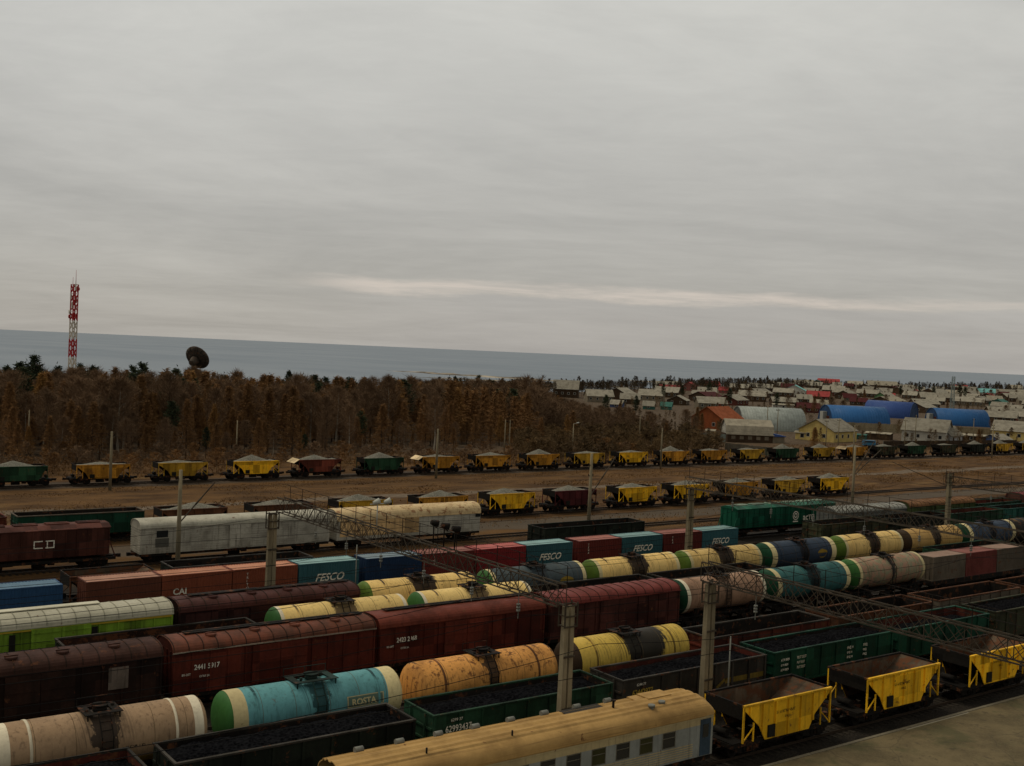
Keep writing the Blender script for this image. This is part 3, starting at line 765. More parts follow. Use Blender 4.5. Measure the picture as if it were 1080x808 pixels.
def container(x0, Y, label, col, z0=1.31, L=6.06, word=None, wordmat=None, size=.95, side=None, group='shipping containers on flat wagons', doorcol=None, H=2.59, wx=None):
    r = thing('shipping_container', (x0 + L / 2, Y, z0), label, 'container', group)
    h = L / 2; w = 1.21
    def mk():
        s = MB(); n = int(L / .26); pts = []
        xs_ = np.linspace(-h + .14, h - .14, n * 4 + 1)
        off = [0, 0, .035, .035]
        for q in (-1, 1):
            a = s.vs([(x, q * (w - .01 - off[i % 4]), .16) for i, x in enumerate(xs_)]); b_ = s.vs([(x, q * (w - .01 - off[i % 4]), H - .12) for i, x in enumerate(xs_)])
            for i in range(len(xs_) - 1):
                f = (a + i, a + i + 1, b_ + i + 1, b_ + i); s.face(f if q < 0 else f[::-1])
            a0, a1 = sorted((q * w, q * (w - .10)))
            s.box(-h + .142, h - .142, a0, a1, 0.0, .158); s.box(-h + .142, h - .142, a0, a1, H - .118, H)
            for sx_ in (-1, 1):
                xa, xb = sorted((sx_ * h, sx_ * (h - .14))); s.box(xa, xb, a0, a1, 0, H)
        for sx_ in (-1, 1):
            xa, xb = sorted((sx_ * h, sx_ * (h - .12))); s.box(xa, xb, -w + .102, w - .102, H - .12, H - .004); s.box(xa, xb, -w + .102, w - .102, .0, .14)
        s.box(h - .09, h - .05, -w + .102, w - .102, .142, H - .122)
        s.box(-h + .10, h - .10, -w + .11, w - .11, .05, .12)
        return s
    cached(('cont', L, col.name), 'box', r, mk, col)
    def mkrf():
        s = MB(); n = int(L / .26); xs_ = np.linspace(-h + .122, h - .122, n * 4 + 1)
        a = s.vs([(x, -w + .102, H - .02 - (.025 if (i // 2) % 2 else 0)) for i, x in enumerate(xs_)]); b_ = s.vs([(x, w - .102, H - .02 - (.025 if (i // 2) % 2 else 0)) for i, x in enumerate(xs_)])
        for i in range(len(xs_) - 1): s.face((a + i, a + i + 1, b_ + i + 1, b_ + i), 0)
        return s
    rk = 'faded roof of ' + col.name
    if rk not in MATS: paint(rk, RAW[col.name], .6, .2, .1, .06, None, (.12, .09, .06))
    cached(('controof', L, col.name), 'roof', r, mkrf, MATS[rk])
    def mdo():
        s = MB()
        for a, b_ in ((-w + .104, -.008), (.008, w - .104)):
            s.box(-h + .03, -h + .07, a, b_, .142, H - .122)
            for yy_ in (a + .3, b_ - .3): s.tube((-h + .008, yy_, .1), (-h + .008, yy_, H - .1), .02, n=6)
        return s
    cached(('contdoor', L, (doorcol or col).name), 'door', r, mdo, doorcol or col)
    if word:
        text(word, size, wordmat or M_WHITE, r, (wx if wx is not None else 0, -w - .006, H * .36), shear=.35 if word == 'FESCO' else 0, sx=1.02, align='CENTER', bold=.015)
    if side:
        for i, ch in enumerate(side): text(ch, .30, M_WHITE, r, (-h + 1.25, -w - .006, H - .55 - i * .30))
    return r
RAW = {'container blue teal': (.20, .34, .37), 'container blue': (.10, .19, .30), 'container navy': (.16, .22, .28), 'container red': (.44, .12, .12), 'container maroon': (.30, .12, .105), 'container brown red': (.36, .19, .14), 'container orange red': (.42, .19, .12), 'container weathered grey': (.25, .17, .14), 'container faded crimson': (.26, .10, .09)}
def flat_wagon(x0, x1, Y, label, mat=None):
    cx = (x0 + x1) / 2; h = (x1 - x0) / 2
    r = thing('flat_wagon', (cx, Y, 0), label, 'flat wagon', 'flat wagons under the containers')
    running_gear(r, h, h - 1.9)
    def mk():
        s = MB()
        for q in (-1, 1): s.box(-h, h, q * 1.2 - .08, q * 1.2 + .08, .88, 1.29)
        s.box(-h, h, -.3, .3, .78, 1.27)
        for x in np.linspace(-h + .1, h - .1, 9): s.box(x - .09, x + .09, -1.118, 1.118, .9, 1.25)
        return s
    cached(('flat', round(h, 2)), 'frame', r, mk, mat or M_UNDER); return r

# paints (real paint colours under yard dirt and the tone curve)
DK = (.02, .018, .016)
GREEN_G = paint('dull green paint', (.022, .070, .040), .65, .45, .4, .08, None, DK)
GREEN_B = paint('bright green paint', (.009, .062, .038), .6, .3, .3, .05, None, DK)
GREEN_D = paint('very dark green paint', (.022, .030, .022), .7, .4, .4, .1, None, DK)
GREY_D = paint('dark grey paint', (.055, .050, .044), .7, .4, .4, .15, None, DK)
OLIVE = paint('brownish green paint', (.055, .060, .034), .7, .45, .5, .2, None, DK)
RED_G = paint('faded red primer', (.120, .028, .018), .75, .45, .5, .2, None, DK)
RUST_G = paint('rusty brown primer', (.110, .050, .028), .8, .45, .5, .35, None, DK)
BROWN = paint('boxcar brown paint', (.130, .026, .016), .65, .40, .4, .08, None, DK)
BROWN_D = paint('sooty brown paint', (.044, .020, .014), .75, .5, .4, .06, None, DK)
BROWN_R = paint('red brown roof paint', (.18, .042, .026), .62, .45, .3, .10, None, DK)
ROOF_D = paint('dark brown roof paint', (.082, .036, .027), .7, .45, .3, .15, None, DK)
ROOF_M = paint('patched brown roof paint', (.185, .060, .036), .6, .75, .3, .08, None, (.075, .045, .035))
MAROON_R = paint('maroon roof paint', (.175, .038, .032), .58, .4, .2, .06, None, DK)
YEL_H = paint('hopper yellow paint', (.72, .41, .016), .55, .22, .45, .14, None, (.10, .06, .02))
YEL_O = paint('dirty orange yellow paint', (.43, .205, .022), .65, .30, .35, .18, None, (.08, .04, .02))
YEL_D = paint('dull yellow paint', (.44, .265, .025), .65, .30, .35, .15, None, (.07, .045, .02))
CREAM = paint('cream tank paint', (.74, .54, .215), .55, .20, .42, .05, (.95, .88, (.085, .055, .03)), (.20, .14, .07))
CREAM_S = paint('stained cream tank paint', (.74, .52, .20), .55, .22, .45, .08, (1.25, .97, (.022, .014, .011)), (.16, .10, .05))
CREAM_T = paint('pinkish tan tank paint', (.38, .26, .165), .6, .35, .55, .05, (.75, .92, (.030, .022, .017)), (.09, .06, .045))
CREAM_P = paint('grubby pink tan tank paint', (.34, .21, .145), .6, .45, .5, .05, (.5, .6, (.05, .035, .025)), (.08, .055, .04))
ORANGE_T = paint('rust streaked orange tank paint', (.62, .30, .085), .6, .45, .9, .19, (.5, .9, (.035, .025, .018)), (.16, .075, .03))
YEL_T = paint('yellow tank paint', (.62, .44, .09), .55, .15, .5, .03, (2.1, .98, (.016, .015, .014), 1.0), (.11, .08, .04))
TEAL_T = paint('faded turquoise tank paint', (.112, .31, .36), .6, .32, .55, .06, (.60, .9, (.018, .05, .05)), (.05, .12, .13))
TEAL_D = paint('teal tank paint', (.050, .170, .180), .6, .4, .5, .05, (1.0, .95, (.012, .02, .02)), (.02, .05, .055))
GREYB_T = paint('grey blue tank paint', (.085, .115, .135), .6, .35, .45, .08, (.9, .7, (.03, .04, .045)), (.04, .045, .05))
NAVY_T = paint('navy tank paint', (.042, .068, .120), .6, .35, .4, .06, (.9, .92, (.014, .014, .016)), (.03, .035, .045))
RUSTY_T = paint('rusting pale green tank paint', (.29, .28, .19), .65, .40, .6, .36, (.35, .9, (.03, .03, .028)), (.14, .085, .055), rustcol=(.36, .19, .12))
GREEN_C = paint('tank end green', (.045, .150, .040), .55, .25, .2, .03, None, (.03, .06, .02))
GREEN_Y = paint('tank end yellow green', (.110, .190, .030), .55, .25, .2, .03, None, (.05, .08, .02))
GREEN_K = paint('tank end dark green', (.014, .085, .045), .55, .3, .2, .03, None, DK)
DARK_C = paint('tank end dark brown', (.06, .038, .022), .6, .3, .2, .1)
BAND_W = paint('off white band paint', (.62, .57, .46), .55, .2, .3, .02, None, (.3, .25, .18))
BAND_C = paint('cream band paint', (.60, .52, .30), .55, .2, .3, .08, None, (.3, .22, .12))
STRIPE_Y = paint('mustard stripe paint', (.38, .25, .05), .6, .3, .3, .03)
STRIPE_D = paint('dirty mustard stripe paint', (.16, .115, .022), .7, .4, .4, .05)
C_FESCO = paint('container blue teal', (.040, .125, .160), .5, .2, .25, .03, None, (.02, .05, .06))
C_BLUE = paint('container blue', (.026, .075, .190), .5, .25, .25, .03, None, (.015, .03, .06))
C_NAVY = paint('container navy', (.018, .045, .115), .5, .25, .25, .03, None, DK)
C_RED = paint('container red', (.240, .026, .030), .5, .22, .25, .04, None, (.08, .015, .015))
C_MAR = paint('container maroon', (.150, .030, .026), .5, .25, .25, .04, None, (.05, .015, .012))
C_BRN = paint('container brown red', (.160, .055, .036), .55, .25, .25, .06, None, (.06, .025, .018))
C_ORG = paint('container orange red', (.220, .062, .034), .55, .25, .25, .06, None, (.08, .03, .02))
C_GRY = paint('container weathered grey', (.150, .125, .100), .7, .35, .4, .15, None, (.05, .04, .03))
C_OLD = paint('container faded crimson', (.170, .045, .040), .7, .35, .4, .12, None, (.05, .025, .02))
LIME = paint('lime green paint', (.17, .30, .03), .6, .3, .4, .08, None, (.04, .05, .02))
ROOF_W = paint('dull silver roof paint', (.48, .47, .39), .5, .3, .2, .04, None, (.16, .16, .13))
WHITE_R = paint('dirty white paint', (.44, .43, .39), .6, .55, .75, .06, None, (.13, .115, .095))
CREAM_R = paint('rust blotched cream roof', (.54, .42, .25), .6, .45, .5, .24, None, (.3, .2, .1), rustcol=(.24, .10, .04))
GREY_R = paint('grey ribbed roof paint', (.17, .18, .18), .6, .4, .4, .1)
OCHRE_R = paint('ochre roof paint', (.23, .115, .05), .7, .4, .3, .15)
CH_GREEN = paint('covered hopper green', (.010, .100, .062), .5, .25, .3, .03, None, (.006, .03, .02))
CH_BROWN = paint('covered hopper brown', (.105, .036, .027), .65, .4, .5, .08, None, (.03, .016, .013))
newhatch = paint('pale hatch paint', (.30, .40, .34), .6, .3)
TEAL_G = paint('teal gondola paint', (.020, .110, .095), .65, .4, .5, .1, None, DK)
EDGE_W = paint('chalky roof edge', (.30, .25, .21), .8, .45, .5, .1)

# --- row 1: coach and yellow hoppers
def coach():
    X0, X1, Y = 24.1, 47.7, ROWS['r1']; h = (X1 - X0) / 2; w = 1.53
    r = thing('passenger_coach', ((X0 + X1) / 2, Y, 0), 'old passenger coach with tan ribbed roof and pale blue sides', 'passenger coach')
    running_gear(r, h, h - 3.4); frame(r, h, 1.35, .8, 1.12)
    wall_b = paint('coach pale blue paint', (.26, .28, .28), .6, .35, .5, .06, None, (.10, .10, .095)); wall_c = paint('coach cream band', (.40, .33, .19), .6, .35, .45, .06, None, (.14, .11, .07)); end_b = paint('coach dark blue paint', (.05, .085, .13), .6, .35, .4, .06)
    roofm = paint('coach tan roof paint', (.38, .24, .092), .7, .45, .55, .04, None, (.17, .10, .045), along=True); 
    eave = 3.45
    s = MB(); zz = [1.12, 1.5, 2.02, 2.95, eave]
    wins = [h - 3.5 - 1.72 * i for i in range(12)]
    # side wall built round real window openings
    for q in (-1, 1):
        y0, y1 = sorted((q * w, q * (w - .07)))
        s.box(-h, h, y0, y1, 1.12, 2.02, 0); s.box(-h, h, y0, y1, 2.95, eave, 1)
        xs_ = sorted([-h] + [x - .5 for x in wins] + [x + .5 for x in wins] + [h])
        for a, b_ in zip(xs_[::2], xs_[1::2]): s.box(a, b_, y0, y1, 2.022, 2.948, 0)
        for z in np.arange(1.25, 2.0, .13):
            y2, y3 = sorted((q * (w + .002), q * (w + .018))); s.box(-h + 1.6, h - 1.6, y2, y3, z, z + .05, 1)
        y2, y3 = sorted((q * (w + .002), q * (w + .02)))
        s.box(-h, h, y2, y3, 3.30, eave, 1)
    for q in (-1, 1): s.box(min(q * h, q * (h - .07)), max(q * h, q * (h - .07)), -w + .072, w - .072, 1.12, eave, 2)
    s.box(-h + .08, h - .08, -w + .08, w - .08, 1.122, 1.2, 0)
    s.build('body', [wall_b, wall_c, end_b], r)
    for q in (-1, 1):
        for i, x in enumerate(wins):
            def mkw():
                t = MB()
                t.box(-.5, .5, -.02, .0, 0, .05); t.box(-.5, .5, -.02, 0, .87, .926); t.box(-.5, -.45, -.02, 0, .052, .868); t.box(.45, .5, -.02, 0, .052, .868); t.box(-.448, .448, -.02, 0, .56, .60); return t
            fr = cached('coachwin', 'window', r, mkw, plain('coach window frame', (.16, .15, .12), .7)); fr.location = (x, q * (w - .01) + (.0 if q < 0 else .01), 2.022)
            def mkg():
                t = MB(); t.box(-.47, .47, .005, .015, .03, .9); return t
            cached('coachpane%d' % (i % 5 in (1, 3)), 'pane', fr, mkg, M_GLASS if i % 5 not in (1, 3) else plain('drawn olive curtain', (.07, .07, .03), .4))
    for q in (-1, 1):
        for e in (-1, 1):
            s = MB(); xa = e * (h - .62); s.box(xa - .42, xa + .42, min(q * (w + .003), q * (w + .03)), max(q * (w + .003), q * (w + .03)), 1.16, 3.25); d = s.build('door', end_b, r)
            s = MB(); s.box(xa - .22, xa + .22, min(q * (w + .032), q * (w + .045)), max(q * (w + .032), q * (w + .045)), 2.2, 2.95); s.build('door_window', M_GLASS, d)
    s = MB(); pr = []
    N = 44
    for i in range(N + 1):
        a = math.pi * (1 - i / N); rib = .075 if (i // 2) % 2 and .28 < i / N < .72 else 0
        pr.append(((w + .05) * math.copysign(abs(math.cos(a)) ** .8, math.cos(a)), eave - .01 + (.92 + rib) * math.sin(a) ** .7))
    s.extrude_x(pr + [(y * .98, z - .05) for y, z in pr[::-1]], -h - .02, h - .6, 0)
    # rounded end of the roof
    prev = None
    for j in range(6):
        tt = j / 5; sc = math.sqrt(max(0, 1 - (tt * .8) ** 2)); xx = h - .6 + .62 * tt
        ring = s.vs([(xx, y, eave - .01 + (z - eave + .01) * sc) for y, z in pr])
        if prev is not None:
            for i in range(len(pr) - 1): s.face((prev + i, prev + i + 1, ring + i + 1, ring + i), 0, True)
        prev = ring
    s.face([prev + i for i in range(len(pr))][::-1], 0)
    ro = s.build('roof', roofm, r)
    for i, x in enumerate(np.arange(-h + 1.8, h - 5.8, 2.25)):
        s = MB(); s.tube((x, .92, 4.05), (x, .92, 4.38), .10, n=8); s.tube((x - .22, .92, 4.42), (x + .22, .92, 4.42), .15, n=10); s.build('roof_vent', M_GREYMETAL, ro)
    for x, y in ((h - 3.4, -.72), (h - 4.4, -.95)):
        s = MB(); s.tube((x, y, 4.0), (x, y, 4.34), .12, n=8); s.tube((x, y, 4.34), (x, y, 4.48), .2, n=10); s.build('roof_vent', M_GREYMETAL, ro)
    s = MB(); s.box(h - 3.8, h - 2.0, -.05, .95, 4.37, 4.47); s.box(h - 4.6, h - 3.9, .2, .9, 4.36, 4.43); s.build('roof_hatch', roofm, ro)
    s = MB(); s.tube((h - 6.5, -.1, 4.3), (h - 6.5, -.1, 4.75), .07, n=8); s.tube((h - 6.5, -.1, 4.75), (h - 6.5, -.1, 4.82), .14, n=8); s.build('flue_pipe', M_UNDER, ro)
    for x in (-2.2, -7.3): s = MB(); s.tube((x, -.9, 4.1), (x, -.9, 4.6), .05, n=8); s.build('flue_pipe', M_UNDER, ro)
    # dark patched lead panel on the crest
    s = MB(); s.box(h - 9.6, h - 6.9, .1, .85, 4.385, 4.405); s.build('roof_patch', plain('tarred patch', (.06, .055, .05), .9), ro)
coach()
for cx, lb in ((54.25, 'empty yellow hopper wagon directly behind the passenger coach'), (66.05, 'empty yellow hopper wagon in the middle of the three by the platform'), (77.95, 'empty yellow hopper wagon at the right edge beside the platform')):
    hopper(cx, ROWS['r1'], lb, YEL_H, half=4.05, top=3.52, near=True, group='empty yellow hopper wagons by the platform', dark_end=M_BLKEND)

# --- row 2: coal gondolas
Y = ROWS['r2']
G2 = 'coal gondolas behind the passenger coach'
gondola('gondola_wagon', 4.2, 17.4, Y, 'red-lined gondola of coal cut by the bottom left corner', GREY_D, M_REDIN, 1, short='red-lined gondola at the bottom left corner', group=G2)
gondola('gondola_wagon', 18.7, 32.0, Y, 'blackish gondola with a mustard stripe beside the turquoise tank wagon', GREEN_D, M_DARKIN, 1, stripe=STRIPE_D, short='blackish gondola below the turquoise tank wagon', group=G2, load_z=3.12, railcol=GREY_D)
t_ = gondola('gondola_wagon', 33.2, 46.3, Y, 'green gondola numbered 62993437 behind the coach roof', GREEN_G, M_DARKIN, 1, tagtext='62993437', short='green gondola numbered 62993437', group=G2)
gondola('gondola_wagon', 47.2, 60.5, Y, 'dark grey gondola with red lining and mustard stripe', GREY_D, M_REDIN, 1, tagtext='62442977', stripe=STRIPE_D, short='dark grey gondola with red lining', group=G2)
g5 = gondola('gondola_wagon', 61.4, 75.1, Y, 'bright green gondola behind the middle yellow hopper', GREEN_B, M_DARKIN, 1, short='bright green gondola behind the yellow hoppers', group=G2, load_z=3.15)
for i, x in enumerate((-6.2, -4.5, 1.2, 3.1)):
    for z, q in ((2.8, .26), (2.45, .22), (2.1, .24)): text(('6174 0829', '70,5T 23,5T', 'ВЧД 14', 'РЖД')[i], q, M_WHITE, g5, (x, -1.668, z), sx=.8)
gondola('gondola_wagon', 75.9, 88.5, Y, 'green gondola seen through the lattice gantry, coal low inside', GREEN_B, M_REDIN, 1, short='green gondola seen through the lattice gantry', group=G2, load_z=2.7)
gondola('gondola_wagon', 89.6, 102.8, Y, 'olive gondola full of coal at the right edge', OLIVE, M_DARKIN, 1, short='olive gondola at the right edge', group=G2, load_z=3.15)

# --- row 3: four tanks, then empty gondolas
Y = ROWS['r3']
T3 = 'tank wagons in the front tank row'
t1 = tank(17.0, Y, 'pinkish tan tank wagon with white end bands, bottom left', CREAM_T, GREEN_C, CREAM_T, BAND_W, straps=BAND_W, stripe=STRIPE_Y, group=T3, ringw=.4)
text('58', .42, M_DARKL, t1, (3.2, -1.41, 2.95)); text('НЕФТЬ', .3, M_DARKL, t1, (.9, -1.49, 2.72))
t2 = tank(28.9, Y, 'turquoise tank wagon with cream bands and ROSTA nameplate', TEAL_T, GREEN_C, BAND_C, BAND_C, L=11.3, group=T3, grate=paint('dark green grating', (.018, .05, .045), .7), ringw=.75)
s = MB()
def plate(s, x0, x1, a0, a1, rr, zc, mi=0, off=.0):
    n = 6; p0 = [( -(rr + off) * math.cos(a0 + (a1 - a0) * i / n), zc + (rr + off) * math.sin(a0 + (a1 - a0) * i / n)) for i in range(n + 1)]
    a = s.vs([(x0, y, z) for y, z in p0]); b_ = s.vs([(x1, y, z) for y, z in p0])
    for i in range(n): s.face((a + i, b_ + i, b_ + i + 1, a + i + 1), mi, True)
plate(s, 1.65, 4.05, rad(-3), rad(22), 1.5, 2.92, 0, .012); plate(s, 1.73, 3.97, rad(-1), rad(20), 1.5, 2.92, 1, .018)
np_ = s.build('nameplate', [plain('plate border cream', (.45, .40, .24), .7), plain('plate ground teal', (.13, .20, .17), .7)], t2)
text('ROSTA', .50, plain('plate letter cream', (.55, .48, .28), .7), np_, (1.93, -1.545, 2.97), rot=(rad(79), 0, 0), bold=.012)
tank(40.9, Y, 'rust-streaked orange tank wagon', ORANGE_T, None, None, None, L=11.0, straps=paint('brown strap', (.18, .08, .035), .7), group=T3)
tank(53.1, Y, 'yellow tank wagon with a broad black oil spill', YEL_T, DARK_C, YEL_T, None, L=11.0, straps=paint('dark yellow strap', (.3, .2, .05), .7), group=T3)
G3 = 'empty gondolas in the front tank row'
gondola('gondola_wagon', 60.3, 73.8, Y, 'rusty red empty gondola right of the spilt-on yellow tank wagon', RED_G, M_DARKIN, group=G3, railcol=GREY_D)
gondola('gondola_wagon', 74.8, 88.0, Y, 'rust-brown empty gondola behind the lattice gantry', RUST_G, M_DARKIN, group=G3, railcol=RUST_G)
gondola('gondola_wagon', 89.0, 102.3, Y, 'grey-brown empty gondola below the weathered grey container', C_GRY, M_DARKIN, group=G3, railcol=RUST_G)
gondola('gondola_wagon', 103.3, 116.5, Y, 'empty gondola cut by the right edge of the photo', RUST_G, M_DARKIN, group=G3)

# --- row 4: boxcars, tanks, old containers
Y = ROWS['r4']
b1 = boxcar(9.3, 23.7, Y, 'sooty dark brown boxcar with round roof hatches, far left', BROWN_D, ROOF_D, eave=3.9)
s = MB(); s.box(3.9, 5.1, -1.66, -1.645, 2.2, 3.55); s.build('grey_panel', paint('scoured grey panel', (.16, .13, .115), .8, .5, .6, .1), b1)
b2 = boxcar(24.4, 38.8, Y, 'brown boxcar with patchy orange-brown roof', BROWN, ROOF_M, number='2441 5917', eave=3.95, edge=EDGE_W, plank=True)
b3 = boxcar(39.2, 53.9, Y, 'brown boxcar with smooth roof and long black roof walkway', BROWN, BROWN_R, ribs=False, hatches=False, plank=True, number='2423 2968', eave=3.9)
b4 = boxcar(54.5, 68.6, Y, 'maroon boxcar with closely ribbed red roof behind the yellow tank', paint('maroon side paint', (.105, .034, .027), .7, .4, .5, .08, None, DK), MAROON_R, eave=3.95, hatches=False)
T4 = 'tank wagons right of the boxcars'
tank(74.8, Y, 'grubby pinkish tank wagon with dark green end and white ring', CREAM_P, GREEN_K, CREAM_P, BAND_W, L=11.0, group=T4, ringw=.3)
tank(86.9, Y, 'dark teal tank wagon with broad cream end band', TEAL_D, GREEN_K, TEAL_D, BAND_C, L=11.6, group=T4, ringw=.5)
t_ = tank(99.2, Y, 'rusting pale tank wagon with green end left of old containers', RUSTY_T, GREEN_C, RUSTY_T, BAND_C, L=11.8, group=T4, ringw=.3, rr=1.54)
flat_wagon(106.3, 125.3, Y, 'flat wagon carrying the weathered grey and crimson containers')
container(106.6, Y, 'weathered grey container behind the rusting pale tank wagon', C_GRY)
container(112.8, Y, 'faded crimson container between two weathered grey ones', C_OLD)
container(119.0, Y, 'weathered grey container right of the faded crimson one', C_GRY)

# --- row 5
Y = ROWS['r5']
gondola('gondola_wagon', 19.4, 32.7, Y, 'empty dark gondola with rusty inside below the lime boxcar', GREEN_D, paint('rusty dark lining', (.045, .020, .014), .9, .5, .3, .3), railcol=GREY_D)
T5 = 'clean cream tank wagons in the middle of the yard'
tank(39.5, Y, 'clean cream tank wagon with green end, left of the pair', CREAM, GREEN_C, CREAM, BAND_W, L=11.4, group=T5, ringw=.18)
tank(51.6, Y, 'clean cream tank wagon with green end, right of the pair', CREAM, GREEN_C, CREAM, BAND_W, L=11.4, group=T5, ringw=.18)
gondola('gondola_wagon', 58.4, 71.6, Y, 'empty black gondola behind the maroon ribbed-roof boxcar', GREEN_D, M_DARKIN, railcol=GREY_D)
gondola('gondola_wagon', 72.7, 86.2, Y, 'empty black gondola below the two stained cream tank wagons', GREEN_D, M_DARKIN, railcol=GREY_D)
gondola('gondola_wagon', 116.9, 131.5, Y, 'low green empty gondola behind the faded crimson container', GREEN_G, M_DARKIN, top=3.0)

# --- row 6
Y = ROWS['r6']
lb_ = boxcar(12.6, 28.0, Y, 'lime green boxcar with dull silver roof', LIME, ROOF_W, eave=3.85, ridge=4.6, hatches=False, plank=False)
s = MB(); s.box(-7.6, 7.6, -1.635, -1.605, 3.62, 3.78); s.build('yellow_stripe', plain('chrome yellow stripe', (.45, .33, .04), .6), lb_)
s = MB(); s.box(-7.4, 3.0, .05, .75, 4.66, 4.72); s.build('roof_walkway', ROOF_W, lb_)
s = MB(); s.box(-3.35, -2.95, -1.68, -1.675, 1.4, 3.5); s.box(2.0, 2.4, -1.68, -1.675, 1.4, 3.5); s.build('door_gap', M_DARKL, lb_)
text('ИСОТЕРМИК', .5, M_WHITE, lb_, (-7.0, -1.69, 1.75), sx=.9)
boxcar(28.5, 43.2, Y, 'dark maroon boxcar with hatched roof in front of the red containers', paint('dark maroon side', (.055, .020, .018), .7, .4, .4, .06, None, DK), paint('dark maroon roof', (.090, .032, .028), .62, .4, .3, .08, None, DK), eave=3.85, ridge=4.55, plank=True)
T6 = 'tank wagons in the long middle tank row'
for cx, col, c0, ring, lb, L in (
    (49.6, CREAM_S, GREEN_Y, None, 'cream tank wagon with yellow-green end and black spill, leftmost of its row', 11.2),
    (61.8, GREYB_T, GREEN_C, BAND_C, 'grey-blue tank wagon with yellow emblem half hidden by the gantry', 11.4),
    (73.9, CREAM_S, GREEN_Y, BAND_C, 'stained cream tank wagon with yellow-green end in front of a teal container', 11.4),
    (86.0, CREAM_S, GREEN_Y, BAND_C, 'stained cream tank wagon just left of the navy one', 11.4),
    (98.3, NAVY_T, GREEN_K, BAND_C, 'navy tank wagon with cream ring at its green end', 11.6),
    (110.8, CREAM_S, GREEN_Y, BAND_C, 'stained cream tank wagon just right of the navy one', 11.6),
    (123.2, paint('amber tank paint', (.52, .33, .12), .55, .16, .3, .1, (1.0, .95, (.03, .02, .015)), (.15, .09, .04)), DARK_C, None, 'amber tank wagon with dark end behind the low green gondola', 11.6),
    (135.6, NAVY_T, GREEN_K, BAND_C, 'slate blue tank wagon with cream banded end near the right edge', 11.6),
    (147.8, paint('black oily tank paint', (.04, .038, .038), .6, .3, .4, .2, (1.0, .8, (.2, .11, .04)), DK), None, None, 'black oily tank wagon at the right edge', 11.6),
    (160.0, ORANGE_T, None, None, 'orange tank wagon cut off at the right edge', 11.6)):
    tt_ = tank(cx, Y, lb, col, c0, None, ring, L=L, group=T6, ringw=.3 if col is not NAVY_T else .7)
    if col is GREYB_T or cx == 98.3:
        s = MB(); n = 20
        pts = [(2.9 + .72 * math.cos(a) * (1 + .2 * math.sin(3 * a)), rad(2) + rad(19) * math.sin(a)) for a in np.linspace(0, 2 * math.pi, n, False)]
        a = s.vs([(x, -1.512 * math.cos(t2_), 2.92 + 1.512 * math.sin(t2_)) for x, t2_ in pts]); s.face([a + i for i in range(n)]); s.build('painted_emblem', plain('emblem mustard', (.30, .20, .03), .7), tt_)

# --- row 7: containers on flats, then gondolas
Y = ROWS['r7']
for x0, x1, lb in ((10.9, 23.7, 'flat wagon under the bright blue container, far left'), (25.0, 37.5, 'flat wagon under the brown and orange-red containers'), (37.6, 50.0, 'flat wagon under the red and leftmost teal containers'), (50.4, 62.7, 'flat wagon under the navy container'), (63.0, 75.5, 'flat wagon under the bright red container'), (76.1, 88.5, 'flat wagon under the second teal pair'), (88.8, 101.0, 'flat wagon under the rightmost teal container')):
    flat_wagon(x0, x1, Y, lb)
container(17.45, Y, 'bright blue container at the left edge', C_BLUE)
container(11.3, Y, 'bright blue container cut off by the left edge', C_BLUE)
container(25.25, Y, 'brown container with plain sides and dusty pink roof', C_BRN)
container(31.4, Y, 'orange-red container marked CAI', C_ORG, word='CAI', size=.72, wx=-1.5)
container(37.55, Y, 'brown-red container with white column lettering beside the teal one', C_ORG, side='TRITON'[:5])
container(43.75, Y, 'teal container with white FESCO lettering left of the navy one', C_FESCO, word='FESCO')
container(50.55, Y, 'navy blue container without lettering', C_NAVY)
container(56.7, Y, 'dull maroon container right of the navy one', C_MAR, side='TEX')
container(63.1, Y, 'bright red container beside the dull maroon one', C_RED)
container(69.3, Y, 'teal container with FESCO lettering right of the bright red one', C_FESCO, word='FESCO')
container(76.25, Y, 'maroon container with white letters down its side, between teal ones', C_MAR, side='TEXA')
container(82.45, Y, 'teal FESCO container between two maroon ones, its roof shiny', C_FESCO, word='FESCO')
container(88.75, Y, 'maroon container second from the right end of the train', C_MAR, side='TEX')
container(94.9, Y, 'teal FESCO container at the right end, beside the green hopper', C_FESCO, word='FESCO')
gondola('gondola_wagon', 116.2, 129.9, Y, 'brownish green gondola right of the green covered hopper', OLIVE, M_DARKIN)
gondola('gondola_wagon', 131.0, 144.2, Y, 'dark olive gondola behind the gantry bars', GREEN_D, M_DARKIN)
gondola('gondola_wagon', 145.0, 158.3, Y, 'dull green ribbed gondola right of the concrete column', GREEN_G, M_REDIN)
gondola('gondola_wagon', 159.2, 172.4, Y, 'teal ribbed gondola at the right edge', TEAL_G, M_DARKIN)

# --- row 8
Y = ROWS['r8']
hopper(28.9, Y, 'empty brown hopper wagon behind the brown container', RUST_G, half=3.6, top=3.4, group='odd hopper wagons')
gondola('gondola_wagon', 34.0, 47.5, Y, 'empty black gondola in front of the white refrigerator wagon', GREEN_D, M_DARKIN, railcol=GREY_D)
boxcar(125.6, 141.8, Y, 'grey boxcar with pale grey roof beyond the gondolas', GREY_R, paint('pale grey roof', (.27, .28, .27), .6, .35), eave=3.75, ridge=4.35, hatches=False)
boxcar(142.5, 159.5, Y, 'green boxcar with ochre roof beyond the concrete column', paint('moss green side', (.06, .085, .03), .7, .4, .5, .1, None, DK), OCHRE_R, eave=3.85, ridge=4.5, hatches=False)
gondola('gondola_wagon', 160.3, 172.6, Y, 'dull green gondola behind the teal ribbed one', GREEN_G, M_REDIN)
boxcar(173.6, 187.6, Y, 'red-roofed boxcar at the right edge', paint('brown side dull', (.09, .04, .03), .7), C_RED, eave=3.75, ridge=4.5, hatches=False)
